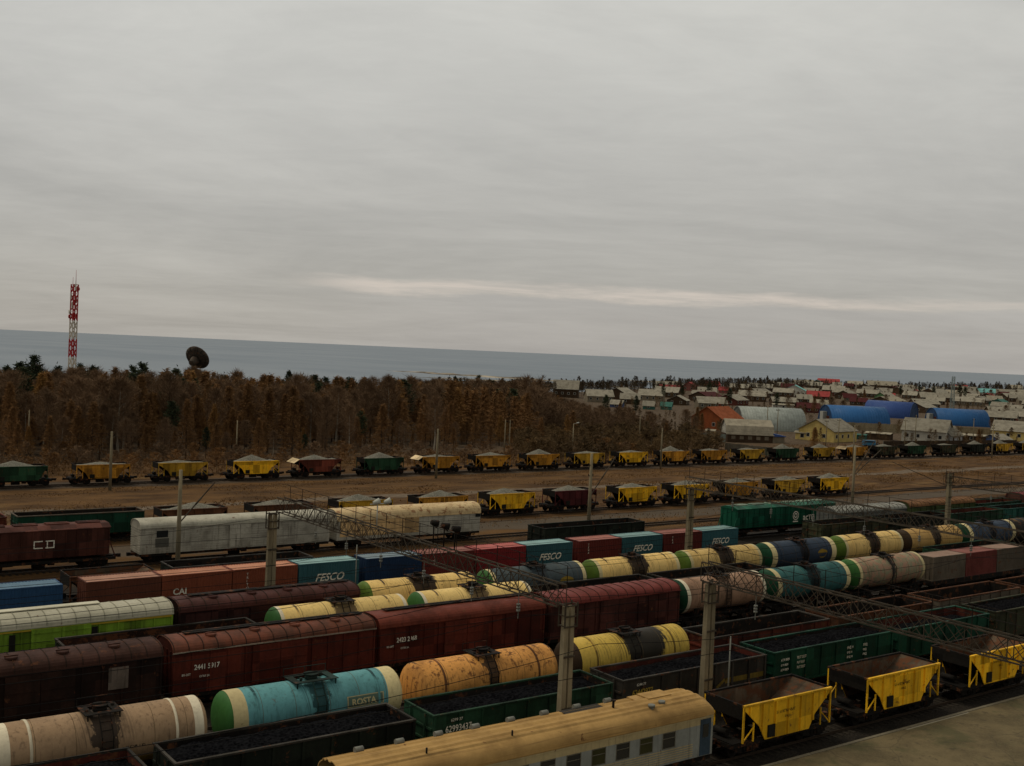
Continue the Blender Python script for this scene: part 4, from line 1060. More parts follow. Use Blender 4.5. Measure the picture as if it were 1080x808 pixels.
# --- row 9
Y = ROWS['r9']
gondola('gondola_wagon', 79.5, 95.2, Y, 'long empty black gondola behind the maroon and teal containers', GREEN_D, M_DARKIN)
ch = covered_hopper(111.4, 133.2, Y, 'long green covered hopper with pale roof hatches and acm lettering', CH_GREEN, eave=4.05, top=4.4, logo='a')
text('acтп', 1.25, M_WHITE, ch, (3.1, -1.58, 2.05), sx=1.05, bold=.02)
s = MB()
for rr0, rr1 in ((.62, .5), (.34, .2)):
    n = 24; a = s.vs([(1.55 + rr0 * math.cos(2 * math.pi * i / n), -1.578, 2.75 + rr0 * math.sin(2 * math.pi * i / n)) for i in range(n)]); b_ = s.vs([(1.55 + rr1 * math.cos(2 * math.pi * i / n), -1.578, 2.75 + rr1 * math.sin(2 * math.pi * i / n)) for i in range(n)])
    for i in range(n): j = (i + 1) % n; s.face((a + i, a + j, b_ + j, b_ + i))
s.box(1.0, 2.1, -1.58, -1.576, 1.85, 2.02)
s.build('painted_emblem', M_WHITE, ch)
# --- row 9c: grain hopper and refrigerator wagons
Y = ROWS['r9c']
gh = covered_hopper(20.6, 34.6, Y, 'brown covered grain hopper with white CD emblem', CH_BROWN, eave=4.2, top=4.62)
for x, fl in ((-.55, 1), (.55, -1)):
    s = MB(); s.box(x - .42, x + .42, -1.585, -1.576, 3.18, 3.28); s.box(x - .42, x + .42, -1.585, -1.576, 2.52, 2.62); s.box(min(x - fl * .42, x - fl * .32), max(x - fl * .42, x - fl * .32), -1.585, -1.576, 2.62, 3.18)
    if fl < 0: s.box(x - .30, x - .20, -1.585, -1.576, 2.62, 3.18)
    s.build('painted_emblem', M_WHITE, gh)
rf = boxcar(37.0, 58.5, Y, 'long dirty white refrigerator wagon with ribbed sides', WHITE_R, paint('dirty white roof paint', (.50, .49, .43), .6, .3, .3, .06), eave=3.95, ridge=4.7, ribs=False, hatches=False, doorw=2.4, post=False, horiz=True, name='refrigerator_wagon', cat='refrigerator wagon', group='refrigerator wagons')
s = MB(); s.box(-9.1, -7.9, -1.60, -1.582, 2.9, 3.6); s.build('window', M_GLASS, rf)
s = MB(); s.box(-9.2, -7.8, -1.62, -1.58, 1.9, 2.78); s.build('vent_grille', plain('grey louvre', (.12, .12, .11), .7), rf)
rf2 = boxcar(59.5, 79.4, Y, 'refrigerator wagon with rust-blotched cream roof', WHITE_R, CREAM_R, eave=3.5, ridge=4.7, ribs=False, hatches=False, doorw=0, post=False, horiz=True, name='refrigerator_wagon', cat='refrigerator wagon', group='refrigerator wagons')
s = MB(); s.box(-9.6, 1.0, -1.60, -1.585, 1.6, 3.45); s.build('side_panel', paint('peeling orange cream side', (.50, .34, .17), .65, .35, .5, .2, None, (.25, .17, .1)), rf2)
s = MB(); s.box(9.2, 9.9, -1.61, -1.59, 3.0, 3.45); s.build('window', M_GLASS, rf2)
# --- row 10 : loaded hoppers and odd gondolas
Y = ROWS['r10']
gondola('gondola_wagon', 12.0, 27.2, Y, 'dull red gondola cut by the left edge beyond the grain hopper', RED_G, M_DARKIN)
gondola('gondola_wagon', 28.3, 42.1, Y, 'dark green empty gondola behind the brown grain hopper', GREEN_B, M_DARKIN, railcol=C_GRY)
ORD = ['first', 'second', 'third', 'fourth', 'fifth', 'sixth', 'seventh', 'eighth', 'ninth', 'tenth', 'eleventh', 'twelfth', 'thirteenth', 'fourteenth', 'fifteenth', 'sixteenth', 'seventeenth', 'eighteenth', 'nineteenth', 'twentieth', 'twenty-first', 'twenty-second', 'twenty-third', 'twenty-fourth', 'twenty-fifth', 'twenty-sixth', 'twenty-seventh', 'twenty-eighth', 'twenty-ninth', 'thirtieth', 'thirty-first', 'thirty-second', 'thirty-third', 'thirty-fourth', 'thirty-fifth', 'thirty-sixth']
MAR_H = paint('hopper maroon paint', (.11, .022, .026), .65, .35, .4, .1, None, DK)
row10 = [(48.2, RUST_G, 'brown'), (59.6, RUST_G, 'brown'), (71.3, YEL_D, 'dull yellow'), (83.4, YEL_O, 'orange-yellow'), (95.2, YEL_H, 'bright yellow'), (107.0, MAR_H, 'maroon'), (119.6, YEL_H, 'bright yellow'), (131.5, YEL_H, 'bright yellow'), (143.4, YEL_O, 'orange-yellow'), (155.8, YEL_D, 'dull yellow'), (168.2, YEL_H, 'bright yellow')]
for i, (cx, col, cn) in enumerate(row10):
    hopper(cx, Y, '%s hopper of gravel, %s from the left in the nearer gravel train' % (cn, ORD[i]), col, half=4.0, top=3.4, group='hoppers of the nearer gravel train', lining=M_DARKIN)
    gravel_heap((cx, Y, 0), 3.75, 1.46, 3.22, R.uniform(.7, 1.05), 'grey gravel in the %s hopper from the left, nearer gravel train' % ORD[i])
# --- row 11 : far gravel train
Y = ROWS['r11']
GREEN_H = paint('hopper green paint', (.022, .075, .038), .65, .35, .4, .1, None, DK); RED_H = paint('hopper red brown paint', (.16, .040, .025), .65, .35, .4, .1, None, DK)
row11 = [(39.0, GREEN_H, 'green'), (51.4, YEL_O, 'orange-yellow'), (64.1, YEL_D, 'yellow'), (76.8, YEL_H, 'yellow'), (88.7, RED_H, 'red-brown'), (101.6, GREEN_H, 'green'), (113.9, YEL_O, 'orange-yellow'), (126.0, YEL_O, 'orange-yellow'), (138.4, YEL_O, 'orange-yellow'), (150.6, YEL_D, 'yellow'), (163.0, YEL_H, 'yellow'), (175.6, YEL_O, 'orange-yellow'), (187.8, YEL_O, 'orange-yellow'), (200.6, YEL_D, 'yellow'), (213.2, GREEN_H, 'green'), (227.0, YEL_D, 'yellow'), (240.2, YEL_O, 'orange-yellow'), (252.8, OLIVE, 'olive'), (266.0, GREEN_H, 'green'), (281.0, OLIVE, 'olive'), (295.6, GREEN_D, 'dark green'), (309.0, YEL_D, 'yellow'), (323.0, YEL_D, 'yellow'), (336.0, YEL_D, 'yellow')]
for i, (cx, col, cn) in enumerate(row11):
    hopper(cx, Y, '%s hopper of gravel, %s from the left in the far gravel train' % (cn, ORD[i]), col, half=4.1, top=3.35, group='hoppers of the far gravel train', lining=M_DARKIN, flap=i in (4, 6, 16), bhf=.68 if 'green' in cn or cn == 'olive' else R.choice([.48, .50, .53]))
    gravel_heap((cx, Y, 0), 3.85, 1.46, 3.2, R.choice([.5, .75, 1.0, 1.25, 1.4]), 'grey gravel in the %s hopper from the left, far gravel train' % ORD[i], two=R.random() < .6)

# ---------------------------------------------------------------- gantries, poles, lamps, wires
def column(parent, X, Y, H):
    """twin concrete column with tie plates and a steel head"""
    for q in (-1, 1):
        s = MB(); x = X + q * .22
        s.hexa([(x - .18, Y - .24, -.3), (x + .18, Y - .24, -.3), (x + .18, Y + .24, -.3), (x - .18, Y + .24, -.3), (x - .13, Y - .16, H), (x + .13, Y - .16, H), (x + .13, Y + .16, H), (x - .13, Y + .16, H)])
        c = s.build('column', M_CONC, parent)
        for z in ((H * .35, H * .68) if q < 0 else ()):
            s = MB(); s.box(X - .42, X + .42, Y - .29, Y - .25, z, z + .12); s.build('tie_plate', M_TRUSS, c)
    s = MB()
    for q in (-1, 1):
        for p_ in (-1, 1): s.box(X + q * .45 - .04, X + q * .45 + .04, Y + p_ * .28 - .04, Y + p_ * .28 + .04, H - 1.2, H + .25)
    for z in (H - 1.2, H - .6, H + .02):
        for p_ in (-1, 1): s.box(X - .48, X + .48, Y + p_ * .275 - .03, Y + p_ * .275 + .03, z, z + .08); s.box(X + p_ * .455 - .03, X + p_ * .455 + .03, Y - .31, Y + .31, z + .07, z + .13)
    s.build('column_head', M_TRUSS, parent)
def beam(parent, X, Ya, Yb, z0, lamps=()):
    wd, ht = .62, 1.2
    s = MB(); n = int(abs(Yb - Ya) / 1.15); ys = np.linspace(Ya, Yb, n + 1)
    for q in (-1, 1):
        s.bar((X + q * wd / 2, Ya, z0), (X + q * wd / 2, Yb, z0), .075); s.bar((X + q * wd / 2, Ya, z0 + ht), (X + q * wd / 2, Yb, z0 + ht), .075)
    bm = s.build('crossbeam', M_TRUSS, parent)
    s = MB()
    for i in range(n):
        a, b_ = ys[i], ys[i + 1]
        for q in (-1, 1):
            x = X + q * wd / 2
            s.bar((x, a, z0 if i % 2 else z0 + ht), (x, b_, z0 + ht if i % 2 else z0), .035); s.bar((x, a, z0 + ht if i % 2 else z0), (x, b_, z0 if i % 2 else z0 + ht), .03)
            if i % 2 == 0: s.bar((x, a, z0), (x, a, z0 + ht), .04)
        for zz in (z0, z0 + ht):
            s.bar((X - wd / 2 if i % 2 else X + wd / 2, a, zz), (X + wd / 2 if i % 2 else X - wd / 2, b_, zz), .035)
    s.build('lattice', M_TRUSS, bm)
    s = MB()
    for y in ys[::2]: s.bar((X + wd / 2, y, z0 + ht), (X + wd / 2, y, z0 + ht + 1.1), .035)
    for zz in (.55, 1.1): s.bar((X + wd / 2, Ya, z0 + ht + zz), (X + wd / 2, Yb, z0 + ht + zz), .028)
    s.build('railing', M_RAILING, bm)
    for y, kind in lamps:
        s = MB(); zt = z0 + ht
        if kind == 'white':
            s.tube((X, y, zt + .1), (X, y, zt + 1.7), .05, n=6); s.bar((X - .6, y, zt + 1.7), (X + .9, y, zt + 1.7), .06)
            for xx in (-.35, .55): s.tube((X + xx, y, zt + 1.75), (X + xx + .45, y - .1, zt + 1.95), .15, .22, n=12)
            s.build('floodlight', M_LAMP, bm)
        else:
            for yy_ in (-1.3, 0, 1.3):
                s.tube((X, y + yy_, zt + .1), (X, y + yy_, zt + 1.5), .05, n=6); s.tube((X - .22, y + yy_, zt + 1.55), (X + .25, y + yy_ - .1, zt + 1.4), .16, .27, n=10)
            s.bar((X, y - 1.3, zt + 1.3), (X, y + 1.3, zt + 1.3), .05); s.build('floodlight', M_UNDER, bm)
    # suspended insulator strings
    s = MB()
    for yr in [v for v in ROWS.values() if min(Ya, Yb) + 1 < v < max(Ya, Yb) - 1]:
        s.bar((X, yr, z0), (X, yr, z0 - 1.6), .035)
        for kq in range(3): s.tube((X, yr, z0 - .7 - kq * .18), (X, yr, z0 - .82 - kq * .18), .12, n=8)
    s.build('insulator', M_GREYMETAL, bm)
gt = thing('gantry', (0, 0, 0), 'rusty lattice gantry with floodlights on two twin concrete columns, left of centre', 'gantry', 'catenary gantries across the tracks')
column(gt, 40.9, 49.5, 9.25); column(gt, 38.9, 86.3, 9.35); beam(gt, 39.9, 48.9, 87.0, 9.45, ((70.5, 'white'), (61.5, 'dark')))
gt = thing('gantry', (0, 0, 0), 'lattice gantry running to the lower right from the column by the coach', 'gantry', 'catenary gantries across the tracks')
column(gt, 52.6, 49.5, 9.5); column(gt, 52.6, 12.5, 9.5); beam(gt, 52.6, 50.1, 12.0, 9.65)
gt = thing('gantry', (0, 0, 0), 'lattice gantry right of centre from the column before the teal containers', 'gantry', 'catenary gantries across the tracks')
column(gt, 87.9, 86.3, 9.6); column(gt, 87.9, 41.4, 9.6); beam(gt, 87.9, 87.0, 40.6, 9.75)
gt = thing('gantry', (0, 0, 0), 'lattice gantry at the right edge from the column behind the tanks', 'gantry', 'catenary gantries across the tracks')
column(gt, 137.0, 86.3, 9.9); column(gt, 137.0, 41.4, 9.9); beam(gt, 137.0, 87.0, 40.6, 8.4)
s = MB(); s.bar((136.5, 86.3, 8.3), (128.5, 89.5, 11.4), .07); s.build('stay', M_TRUSS, gt)

def pole(X, Y, H, label, r0=.24, r1=.15, arms=None, lamp=False, mat=None, z=None, stay=None, group='concrete line poles'):
    z0 = ground_z(X, Y)
    r = thing('line_pole', (X, Y, z0), label, 'pole', group)
    s = MB(); s.tube((0, 0, -.3), (0, 0, H), r0, r1, n=10); s.build('post', mat or M_CONC, r)
    if arms:
        s = MB()
        for zz, ln in arms:
            s.bar((-ln, 0, zz), (ln, 0, zz), .09); 
            for q in (-1, 1): s.tube((q * ln * .9, 0, zz + .05), (q * ln * .9, 0, zz + .28), .06, n=6)
        s.build('crossarm', M_UNDER, r)
    if stay:
        for q, (ax, ay, az, tz) in enumerate(stay):
            s = MB(); s.bar((0, 0, tz), (ax, ay, az), .10); s.tube((ax * .45, ay * .45, tz + (az - tz) * .45), (ax * .62, ay * .62, tz + (az - tz) * .62), .09, n=8); s.build('stay', M_TRUSS, r)
    if lamp:
        s = MB(); s.bar((0, 0, H - .1), (.9, -.2, H + .15), .06); s.tube((.75, -.17, H + .12), (1.35, -.3, H + .2), .13, .16, n=8); s.build('lamp_head', M_LAMP, r)
    return r
pole(93.6, 110, 11.1, 'pale concrete pole behind the maroon containers, centre', .27, .17, arms=((9.6, .5), (8.2, .4)), stay=((5.5, 1.5, 10.4, 5.5),))
pole(38.6, 107.6, 10.7, 'pale concrete pole standing in front of the white refrigerator wagon', .27, .17, arms=((9.8, .4),), stay=((4.0, 1.2, 9.2, 5.4),))
pole(148.1, 110, 11.3, 'concrete pole with two slanting rods right of the nearer gravel train', .27, .17, stay=((9.0, 3.0, 11.6, 6.8), (9.6, 2.0, 10.4, 6.6)))
pole(50.8, 172, 9.0, 'pale concrete pole by the orange-yellow hopper, far left', .26, .17, arms=((8.4, .5),))
pole(109.3, 172, 9.1, 'pale concrete pole before the far gravel train, left of centre', .25, .16, arms=((8.5, .5),))
pole(167.6, 174, 8.8, 'pale concrete pole before the far gravel train, right of centre', .22, .14, arms=((8.2, .5),))
pole(231.0, 172, 9.4, 'pale pole before the far gravel train by the yellow house', .22, .14, arms=((9.0, .6),))
pole(293.0, 172, 9.6, 'tall pale pole before the far gravel train, right side', .22, .14, arms=((9.1, .6), (8.3, .6)))
pole(54.6, 49.4, 5.9, 'thin lamp post between the coach and the grey gondola', .05, .045, mat=M_GREYMETAL, group='thin lamp posts in the yard')
pole(48.2, 88.6, 5.8, 'thin lamp post in front of the navy container', .05, .045, mat=M_GREYMETAL, group='thin lamp posts in the yard')
for (p_, d, H, lb) in ((607, 262, 7.6, 'lamp pole with white head at the wood edge'), (32, 225, 9, 'thin pole among the trees, far left'), (252, 224, 8, 'thin pole at the wood edge left of centre'), (535, 250, 8.5, 'left one of a pair of thin poles at the wood edge'), (540, 250, 8.5, 'right one of a pair of thin poles at the wood edge'), (677, 290, 9, 'utility pole among bushes left of the orange house'), (811, 345, 11, 'slim utility pole in front of the grey hangar'), (822, 350, 10, 'slim utility pole right of the gambrel barn'), (874, 318, 9, 'utility pole beside the yellow house'), (887, 328, 9, 'utility pole just right of the yellow house'), (957, 350, 9, 'utility pole left of the grey-white house'), (1029, 388, 9, 'utility pole by the sheds near the right edge'), (968, 375, 9.5, 'utility pole behind the grey-white house')):
    x, y = ray_at(p_, d); pole(x, y, H, lb, .16, .10, arms=((H - .5, .8),) if p_ not in (607,) else None, lamp=p_ == 607, group='utility poles along the wood and town')
# overhead wires
for Yw, zc_, lb in ((45.7, 6.4, 'thin overhead wire above the passenger coach'), (58.0, 6.4, 'thin overhead wire above the front tank row'), (69.7, 6.4, 'thin overhead wire above the boxcars'), (75.0, 6.4, 'thin overhead wire above the clean cream tanks'), (80.2, 6.4, 'thin overhead wire above the long middle tank row'), (53.0, 6.4, 'thin overhead wire above the coal gondolas behind the coach'), (63.8, 6.4, 'thin overhead wire above the empty track before the boxcars'), (92.2, 6.4, 'thin overhead wire above the container train')):
    s = MB()
    s.tube((-30, Yw, zc_), (240, Yw, zc_), .018, n=5)
    px0 = 40.0 - 48
    for q in range(6):
        a = px0 + 48 * q
        for i in range(10):
            t0, t1 = i / 10, (i + 1) / 10; f = lambda t: zc_ + .35 + 1.3 * (2 * t - 1) ** 2
            s.tube((a + 48 * t0, Yw, f(t0)), (a + 48 * t1, Yw, f(t1)), .018, n=5, cap=False)
    tag(s.build('overhead_wire', M_WIRE), lb, 'wire', 'overhead wires')
for zz, lb in ((8.3, 'lower thin power line in front of the wood'), (8.8, 'upper thin power line in front of the wood')):
    s = MB()
    for a, b_ in ((-8, 50.8), (50.8, 109.3), (109.3, 167.6), (167.6, 231.0), (231.0, 293.0), (293.0, 355.0)):
        for i in range(8):
            f = lambda t: zz - .8 * 4 * t * (1 - t)
            s.tube((a + (b_ - a) * i / 8, 172, f(i / 8)), (a + (b_ - a) * (i + 1) / 8, 172, f((i + 1) / 8)), .012, n=4, cap=False)
    tag(s.build('power_line', M_WIRE), lb, 'wire', 'power lines')

# ---------------------------------------------------------------- landmarks: mast, dish, lattice mast
def lattice_mast(p_, d, H, wb, wt, label, cols, segs, top=None):
    x, y = ray_at(p_, d); z0 = ground_z(x, y)
    r = thing('radio_mast', (x, y, z0), label, 'radio mast', rz=.3)
    for i in range(segs):
        za, zb_ = H * i / segs, H * (i + 1) / segs; wa = wb + (wt - wb) * i / segs; wn_ = wb + (wt - wb) * (i + 1) / segs
        s = MB(); c = [(-1, -1), (1, -1), (1, 1), (-1, 1)]
        for kq in range(4):
            (ax, ay), (bx, by) = c[kq], c[(kq + 1) % 4]
            s.bar((ax * wa / 2, ay * wa / 2, za), (ax * wn_ / 2, ay * wn_ / 2, zb_),   .27 if H > 30 else .12)
            for sub in range(2):
                u0, u1 = sub / 2, (sub + 1) / 2; w0 = wa + (wn_ - wa) * u0; w1 = wa + (wn_ - wa) * u1; z_0 = za + (zb_ - za) * u0; z_1 = za + (zb_ - za) * u1
                s.bar((ax * w0 / 2, ay * w0 / 2, z_0), (bx * w1 / 2, by * w1 / 2, z_1), .10 if H < 30 else .16); s.bar((bx * w0 / 2, by * w0 / 2, z_0), (ax * w1 / 2, ay * w1 / 2, z_1), .10 if H < 30 else .16)
                s.bar((ax * w1 / 2, ay * w1 / 2, z_1), (bx * w1 / 2, by * w1 / 2, z_1), .12)
        s.build('mast_section', cols[i % len(cols)], r)
    return r
M_MR = plain('mast red', (.42, .035, .040), .6); M_MW = plain('mast white', (.60, .58, .56), .6)
mt = lattice_mast(75.5, 410, 43.5, 1.75, 1.65, 'tall red and white lattice mast hung with antennas above the wood', [M_MR, M_MR, M_MW, M_MR, M_MW, M_MR, M_MR], 7)
for i in range(11):
    s = MB(); z = R.uniform(31, 42.5); a = R.uniform(0, 6.28); x, y = 1.25 * math.cos(a), 1.25 * math.sin(a)
    if i % 3: s.box(x - .2, x + .2, y - .15, y + .15, z, z + 2.2)
    else: s.tube((x, y, z), (x + .4 * math.cos(a), y + .4 * math.sin(a), z), .75, .65, n=14)
    s.build('antenna', M_MR if i % 2 else M_MW, mt)
s = MB(); s.tube((.4, 0, 43), (.4, 0, 48.5), .12, .05, n=6); s.tube((-.7, 0, 43), (-.7, 0, 46), .08, .05, n=6); s.build('whip_antenna', M_MR, mt)
lattice_mast(1005, 640, 14.5 + 6.5, 2.0, 1.3, 'slim blue-grey lattice mast standing in the town', [plain('mast blue grey', (.24, .30, .32), .7)], 7)
def dish():
    x, y = ray_at(205, 385); z0 = ground_z(x, y)
    r = thing('dish_antenna', (x, y, z0), 'big dark dish antenna tilted above the wood', 'dish antenna')
    zc_ = 23.8 - 22.5 * 385 / 1175 - z0
    mat = paint('weathered dish back', (.10, .085, .075), .8, .4, .5, .2); 
    view = Vector((math.sin(rad(18.5)), math.cos(rad(18.5)), 0)); right = Vector((view.y, -view.x, 0))
    ax = (view * .72 + right * .50 + Vector((0, 0, .52))).normalized()
    u = ax.cross(Vector((0, 0, 1))).normalized(); v_ = ax.cross(u).normalized(); RD = 4.25; c0 = Vector((0, 0, zc_))
    s = MB(); rings = []
    for off, mi in ((0, 0), (.18, 1)):
        prev = None
        for i in range(9):
            rr_ = RD * i / 8 + .01; dep = 1.5 * (rr_ / RD) ** 2 + off
            ring = s.vs([c0 + ax * dep + (u * math.cos(2 * math.pi * kq / 40) + v_ * math.sin(2 * math.pi * kq / 40)) * rr_ for kq in range(40)])
            if prev is not None:
                for kq in range(40): j = (kq + 1) % 40; s.face((prev + kq, prev + j, ring + j, ring + kq), mi, True)
            prev = ring
        rings.append(prev)
    for kq in range(40): j = (kq + 1) % 40; s.face((rings[0] + kq, rings[0] + j, rings[1] + j, rings[1] + kq))
    ds = s.build('reflector', [mat, plain('dish face', (.4, .4, .38), .7)], r)
    s = MB()
    for kq in range(16):
        a = 2 * math.pi * kq / 16; e = u * math.cos(a) + v_ * math.sin(a); s.bar(c0 + ax * -.25 + e * .5, c0 + ax * 1.2 + e * RD * .93, .10, .3)
    for fr in (.45, .8):
        for kq in range(24):
            a, b_ = 2 * math.pi * kq / 24, 2 * math.pi * (kq + 1) / 24
            s.bar(c0 + ax * (1.5 * fr * fr - .2) + (u * math.cos(a) + v_ * math.sin(a)) * RD * fr, c0 + ax * (1.5 * fr * fr - .2) + (u * math.cos(b_) + v_ * math.sin(b_)) * RD * fr, .12)
    s.build('back_rib', plain('dish ribs', (.05, .045, .04), .8), ds)
    s = MB(); s.tube(c0 - ax * 2.4, c0 - ax * .1, 1.0, 1.5, n=14); s.bar(c0 - ax * 2.0, Vector((0, 0, zc_ - 3.5)), .9); s.hexa([(-2, -2, 0), (2, -2, 0), (2, 2, 0), (-2, 2, 0), (-1.0, -1.0, zc_ - 3), (1.0, -1.0, zc_ - 3), (1.0, 1.0, zc_ - 3), (-1.0, 1.0, zc_ - 3)]); s.build('pedestal', mat, r)
    s = MB(); f0 = c0 + ax * 4.4
    for a in (0, 2.1, 4.2): s.bar(c0 + ax * 1.2 + (u * math.cos(a) + v_ * math.sin(a)) * RD * .8, f0, .12)
    s.tube(f0 - ax * .3, f0 + ax * .4, .5, .3, n=10); s.build('feed_horn', mat, r)
dish()

# ---------------------------------------------------------------- town
HM = dict(
    brown=paint('house timber brown', (.095, .060, .038), .9, .4, .4, 0), pale=paint('house pale plaster', (.21, .18, .14), .9, .35, .3, 0), teal=paint('house teal', (.06, .19, .17), .8, .35, .3, 0),
    blue=paint('house blue', (.06, .10, .24), .8, .35, .3, 0), pink=paint('house pinkish', (.30, .12, .11), .85, .3, .3, 0), darkred=paint('house dark red', (.13, .04, .03), .85, .3, .3, 0), white=paint('house whitewash', (.46, .46, .44), .85, .3, .3, 0),
    palegrey=paint('house pale blue grey', (.38, .41, .46), .85, .3, .3, 0), green=paint('house green', (.09, .19, .09), .85, .3, .3, 0), orange=paint('house orange brick', (.30, .085, .032), .85, .3, .3, 0), yellow=paint('house yellow', (.56, .44, .17), .85, .25, .3, 0), maroon=paint('house maroon', (.10, .022, .025), .85, .3, .3, 0),
    red=paint('roof red', (.30, .045, .045), .7, .3, .3, 0), cyan=paint('roof cyan', (.16, .40, .42), .7, .3, .3, 0), grey=paint('roof weathered slate', (.285, .27, .235), .85, .45, .4, .1, None, (.09, .08, .065)))
HM['roofteal'] = HM['teal']; COLN = dict(grey='grey', red='red', cyan='cyan', pale='pale', teal='teal', maroon='maroon', green='green', orange='orange')
HOUSES = [
    (387, 479, 13.6, 9.4, 'brown', 'grey', 's'), (373, 435, 13.6, 6.3, 'pale', 'grey', 's'), (417, 467, 11.7, 6.4, 'brown', 'grey', 'g'), (382, 421, 9.6, 5.3, 'brown', 'grey', 's'),
    (426, 452, 13.6, 6.3, 'pale', 'grey', 's'), (483, 498, 14.0, 6.4, 'brown', 'grey', 's'), (413, 418, 9.9, 4.9, 'brown', 'grey', 'g'), (354, 377, 5.2, 3.9, 'teal', 'grey', 's'), (365, 377, 4.9, 3.5, 'teal', 'teal', 's'),
    (345, 389, 5.7, 3.5, 'blue', 'grey', 's'), (554, 569, 16.1, 5.4, 'brown', 'red', 's'), (617, 612, 10.2, 6.6, 'pink', 'red', 'g'), (497, 482, 12.8, 5.2, 'pale', 'grey', 's'), (693, 663, 12.9, 6.4, 'brown', 'red', 's'),
    (610, 571, 6.3, 4.9, 'pink', 'red', 's'), (673, 613, 15.2, 6.1, 'brown', 'grey', 's'), (459, 423, 12.5, 5.7, 'darkred', 'grey', 'g'), (525, 467, 16.4, 6.4, 'brown', 'grey', 's'), (717, 625, 12.6, 6.3, 'brown', 'grey', 's'),
    (989, 857, 10.9, 5.4, 'teal', 'teal', 's'), (497, 419, 14.0, 4.8, 'brown', 'grey', 's'), (679, 562, 16.0, 8.0, 'white', 'cyan', 'g'), (556, 453, 9.4, 5.3, 'brown', 'grey', 's'), (455, 384, 10.4, 3.0, 'white', 'pale', 's'),
    (449, 363, 10.9, 4.8, 'maroon', 'maroon', 's'), (1047, 834, 12.1, 6.6, 'teal', 'teal', 'g'), (1197, 936, 27.4, 11.2, 'white', 'red', 's'), (771, 597, 17.5, 7.2, 'brown', 'grey', 's'), (679, 514, 12.5, 6.3, 'brown', 'grey', 'g'),
    (1071, 800, 16.3, 7.6, 'white', 'pale', 's'), (1059, 756, 31.5, 9.5, 'brown', 'pale', 's'), (759, 554, 16.8, 6.1, 'brown', 'grey', 's'), (718, 509, 10.0, 5.7, 'green', 'grey', 'g'), (1040, 712, 16.2, 7.1, 'brown', 'grey', 's'),
    (794, 535, 16.9, 6.1, 'brown', 'grey', 's'), (889, 579, 18.6, 7.6, 'brown', 'grey', 'g'), (626, 415, 15.6, 5.4, 'brown', 'grey', 's'), (778, 495, 14.6, 6.6, 'brown', 'grey', 's'), (1214, 759, 18.1, 7.9, 'brown', 'red', 's'),
    (725, 445, 20.1, 6.0, 'pale', 'grey', 's'), (1094, 672, 14.2, 8.1, 'brown', 'grey', 's'), (1055, 629, 17.3, 7.7, 'white', 'cyan', 's'), (788, 474, 11.5, 5.8, 'brown', 'grey', 'g'), (751, 437, 10.8, 5.4, 'teal', 'teal', 'g'),
    (1066, 615, 17.2, 7.7, 'brown', 'grey', 's'), (1448, 822, 18.1, 9.0, 'white', 'pale', 's'), (915, 516, 14.7, 6.5, 'brown', 'grey', 's'), (610, 356, 12.1, 4.4, 'brown', 'grey', 's'), (590, 333, 10.5, 4.7, 'brown', 'grey', 's'),
    (581, 403, 8.0, 4.0, 'green', 'green', 's'), (762, 418, 13.4, 6.0, 'brown', 'grey', 's'), (1118, 609, 17.6, 7.8, 'brown', 'grey', 's'),
    # filled-in neighbours of the same streets
    (845, 600, 13, 6, 'brown', 'grey', 's'), (930, 640, 15, 6.5, 'brown', 'grey', 'g'), (980, 600, 14, 6.2, 'pale', 'grey', 's'), (850, 520, 13, 6, 'brown', 'grey', 's'), (700, 455, 12, 5.5, 'brown', 'grey', 's'), (590, 520, 13, 6, 'brown', 'grey', 'g'),
    (640, 540, 14, 6, 'brown', 'grey', 's'), (540, 520, 12, 6, 'brown', 'grey', 's'), (745, 660, 13, 6, 'brown', 'grey', 's'), (820, 690, 14, 6.4, 'pale', 'grey', 's'), (900, 720, 15, 7, 'brown', 'grey', 's'), (980, 720, 14, 7, 'brown', 'grey', 'g'), (1150, 720, 16, 7.5, 'brown', 'grey', 's'), (1180, 660, 15, 7, 'brown', 'grey', 's'),
    (690, 400, 12, 5, 'brown', 'grey', 's'), (720, 395, 11, 5, 'brown', 'grey', 'g'), (660, 375, 11, 4.6, 'pale', 'grey', 's'), (850, 455, 13, 5.6, 'brown', 'grey', 's'), (900, 470, 12, 5.6, 'brown', 'grey', 'g'), (980, 520, 14, 6, 'brown', 'grey', 's'), (1010, 570, 14, 6.4, 'brown', 'grey', 's')]
rh = random.Random(77)
for _ in range(400):
    p_ = rh.uniform(690, 1095); d = rh.uniform(560, 1380) if p_ > 800 else rh.uniform(540, 900); a_ = rad(36.13) + math.atan((p_ - 540) / 1175.0); x, y = d * math.sin(a_), d * math.cos(a_)
    if all(math.hypot(x - t[0], y - t[1]) > 27 for t in HOUSES) and not (885 < p_ < 1045 and d < 640) and len(HOUSES) < 118:
        HOUSES.append((x, y, rh.uniform(9, 15), rh.uniform(4.2, 6.6) * (.85 + d / 3500), rh.choice(['brown', 'brown', 'brown', 'pale', 'darkred', 'white']), rh.choice(['grey', 'grey', 'grey', 'grey', 'pale', 'red', 'grey', 'pale', 'maroon']), rh.choice('ssg')))
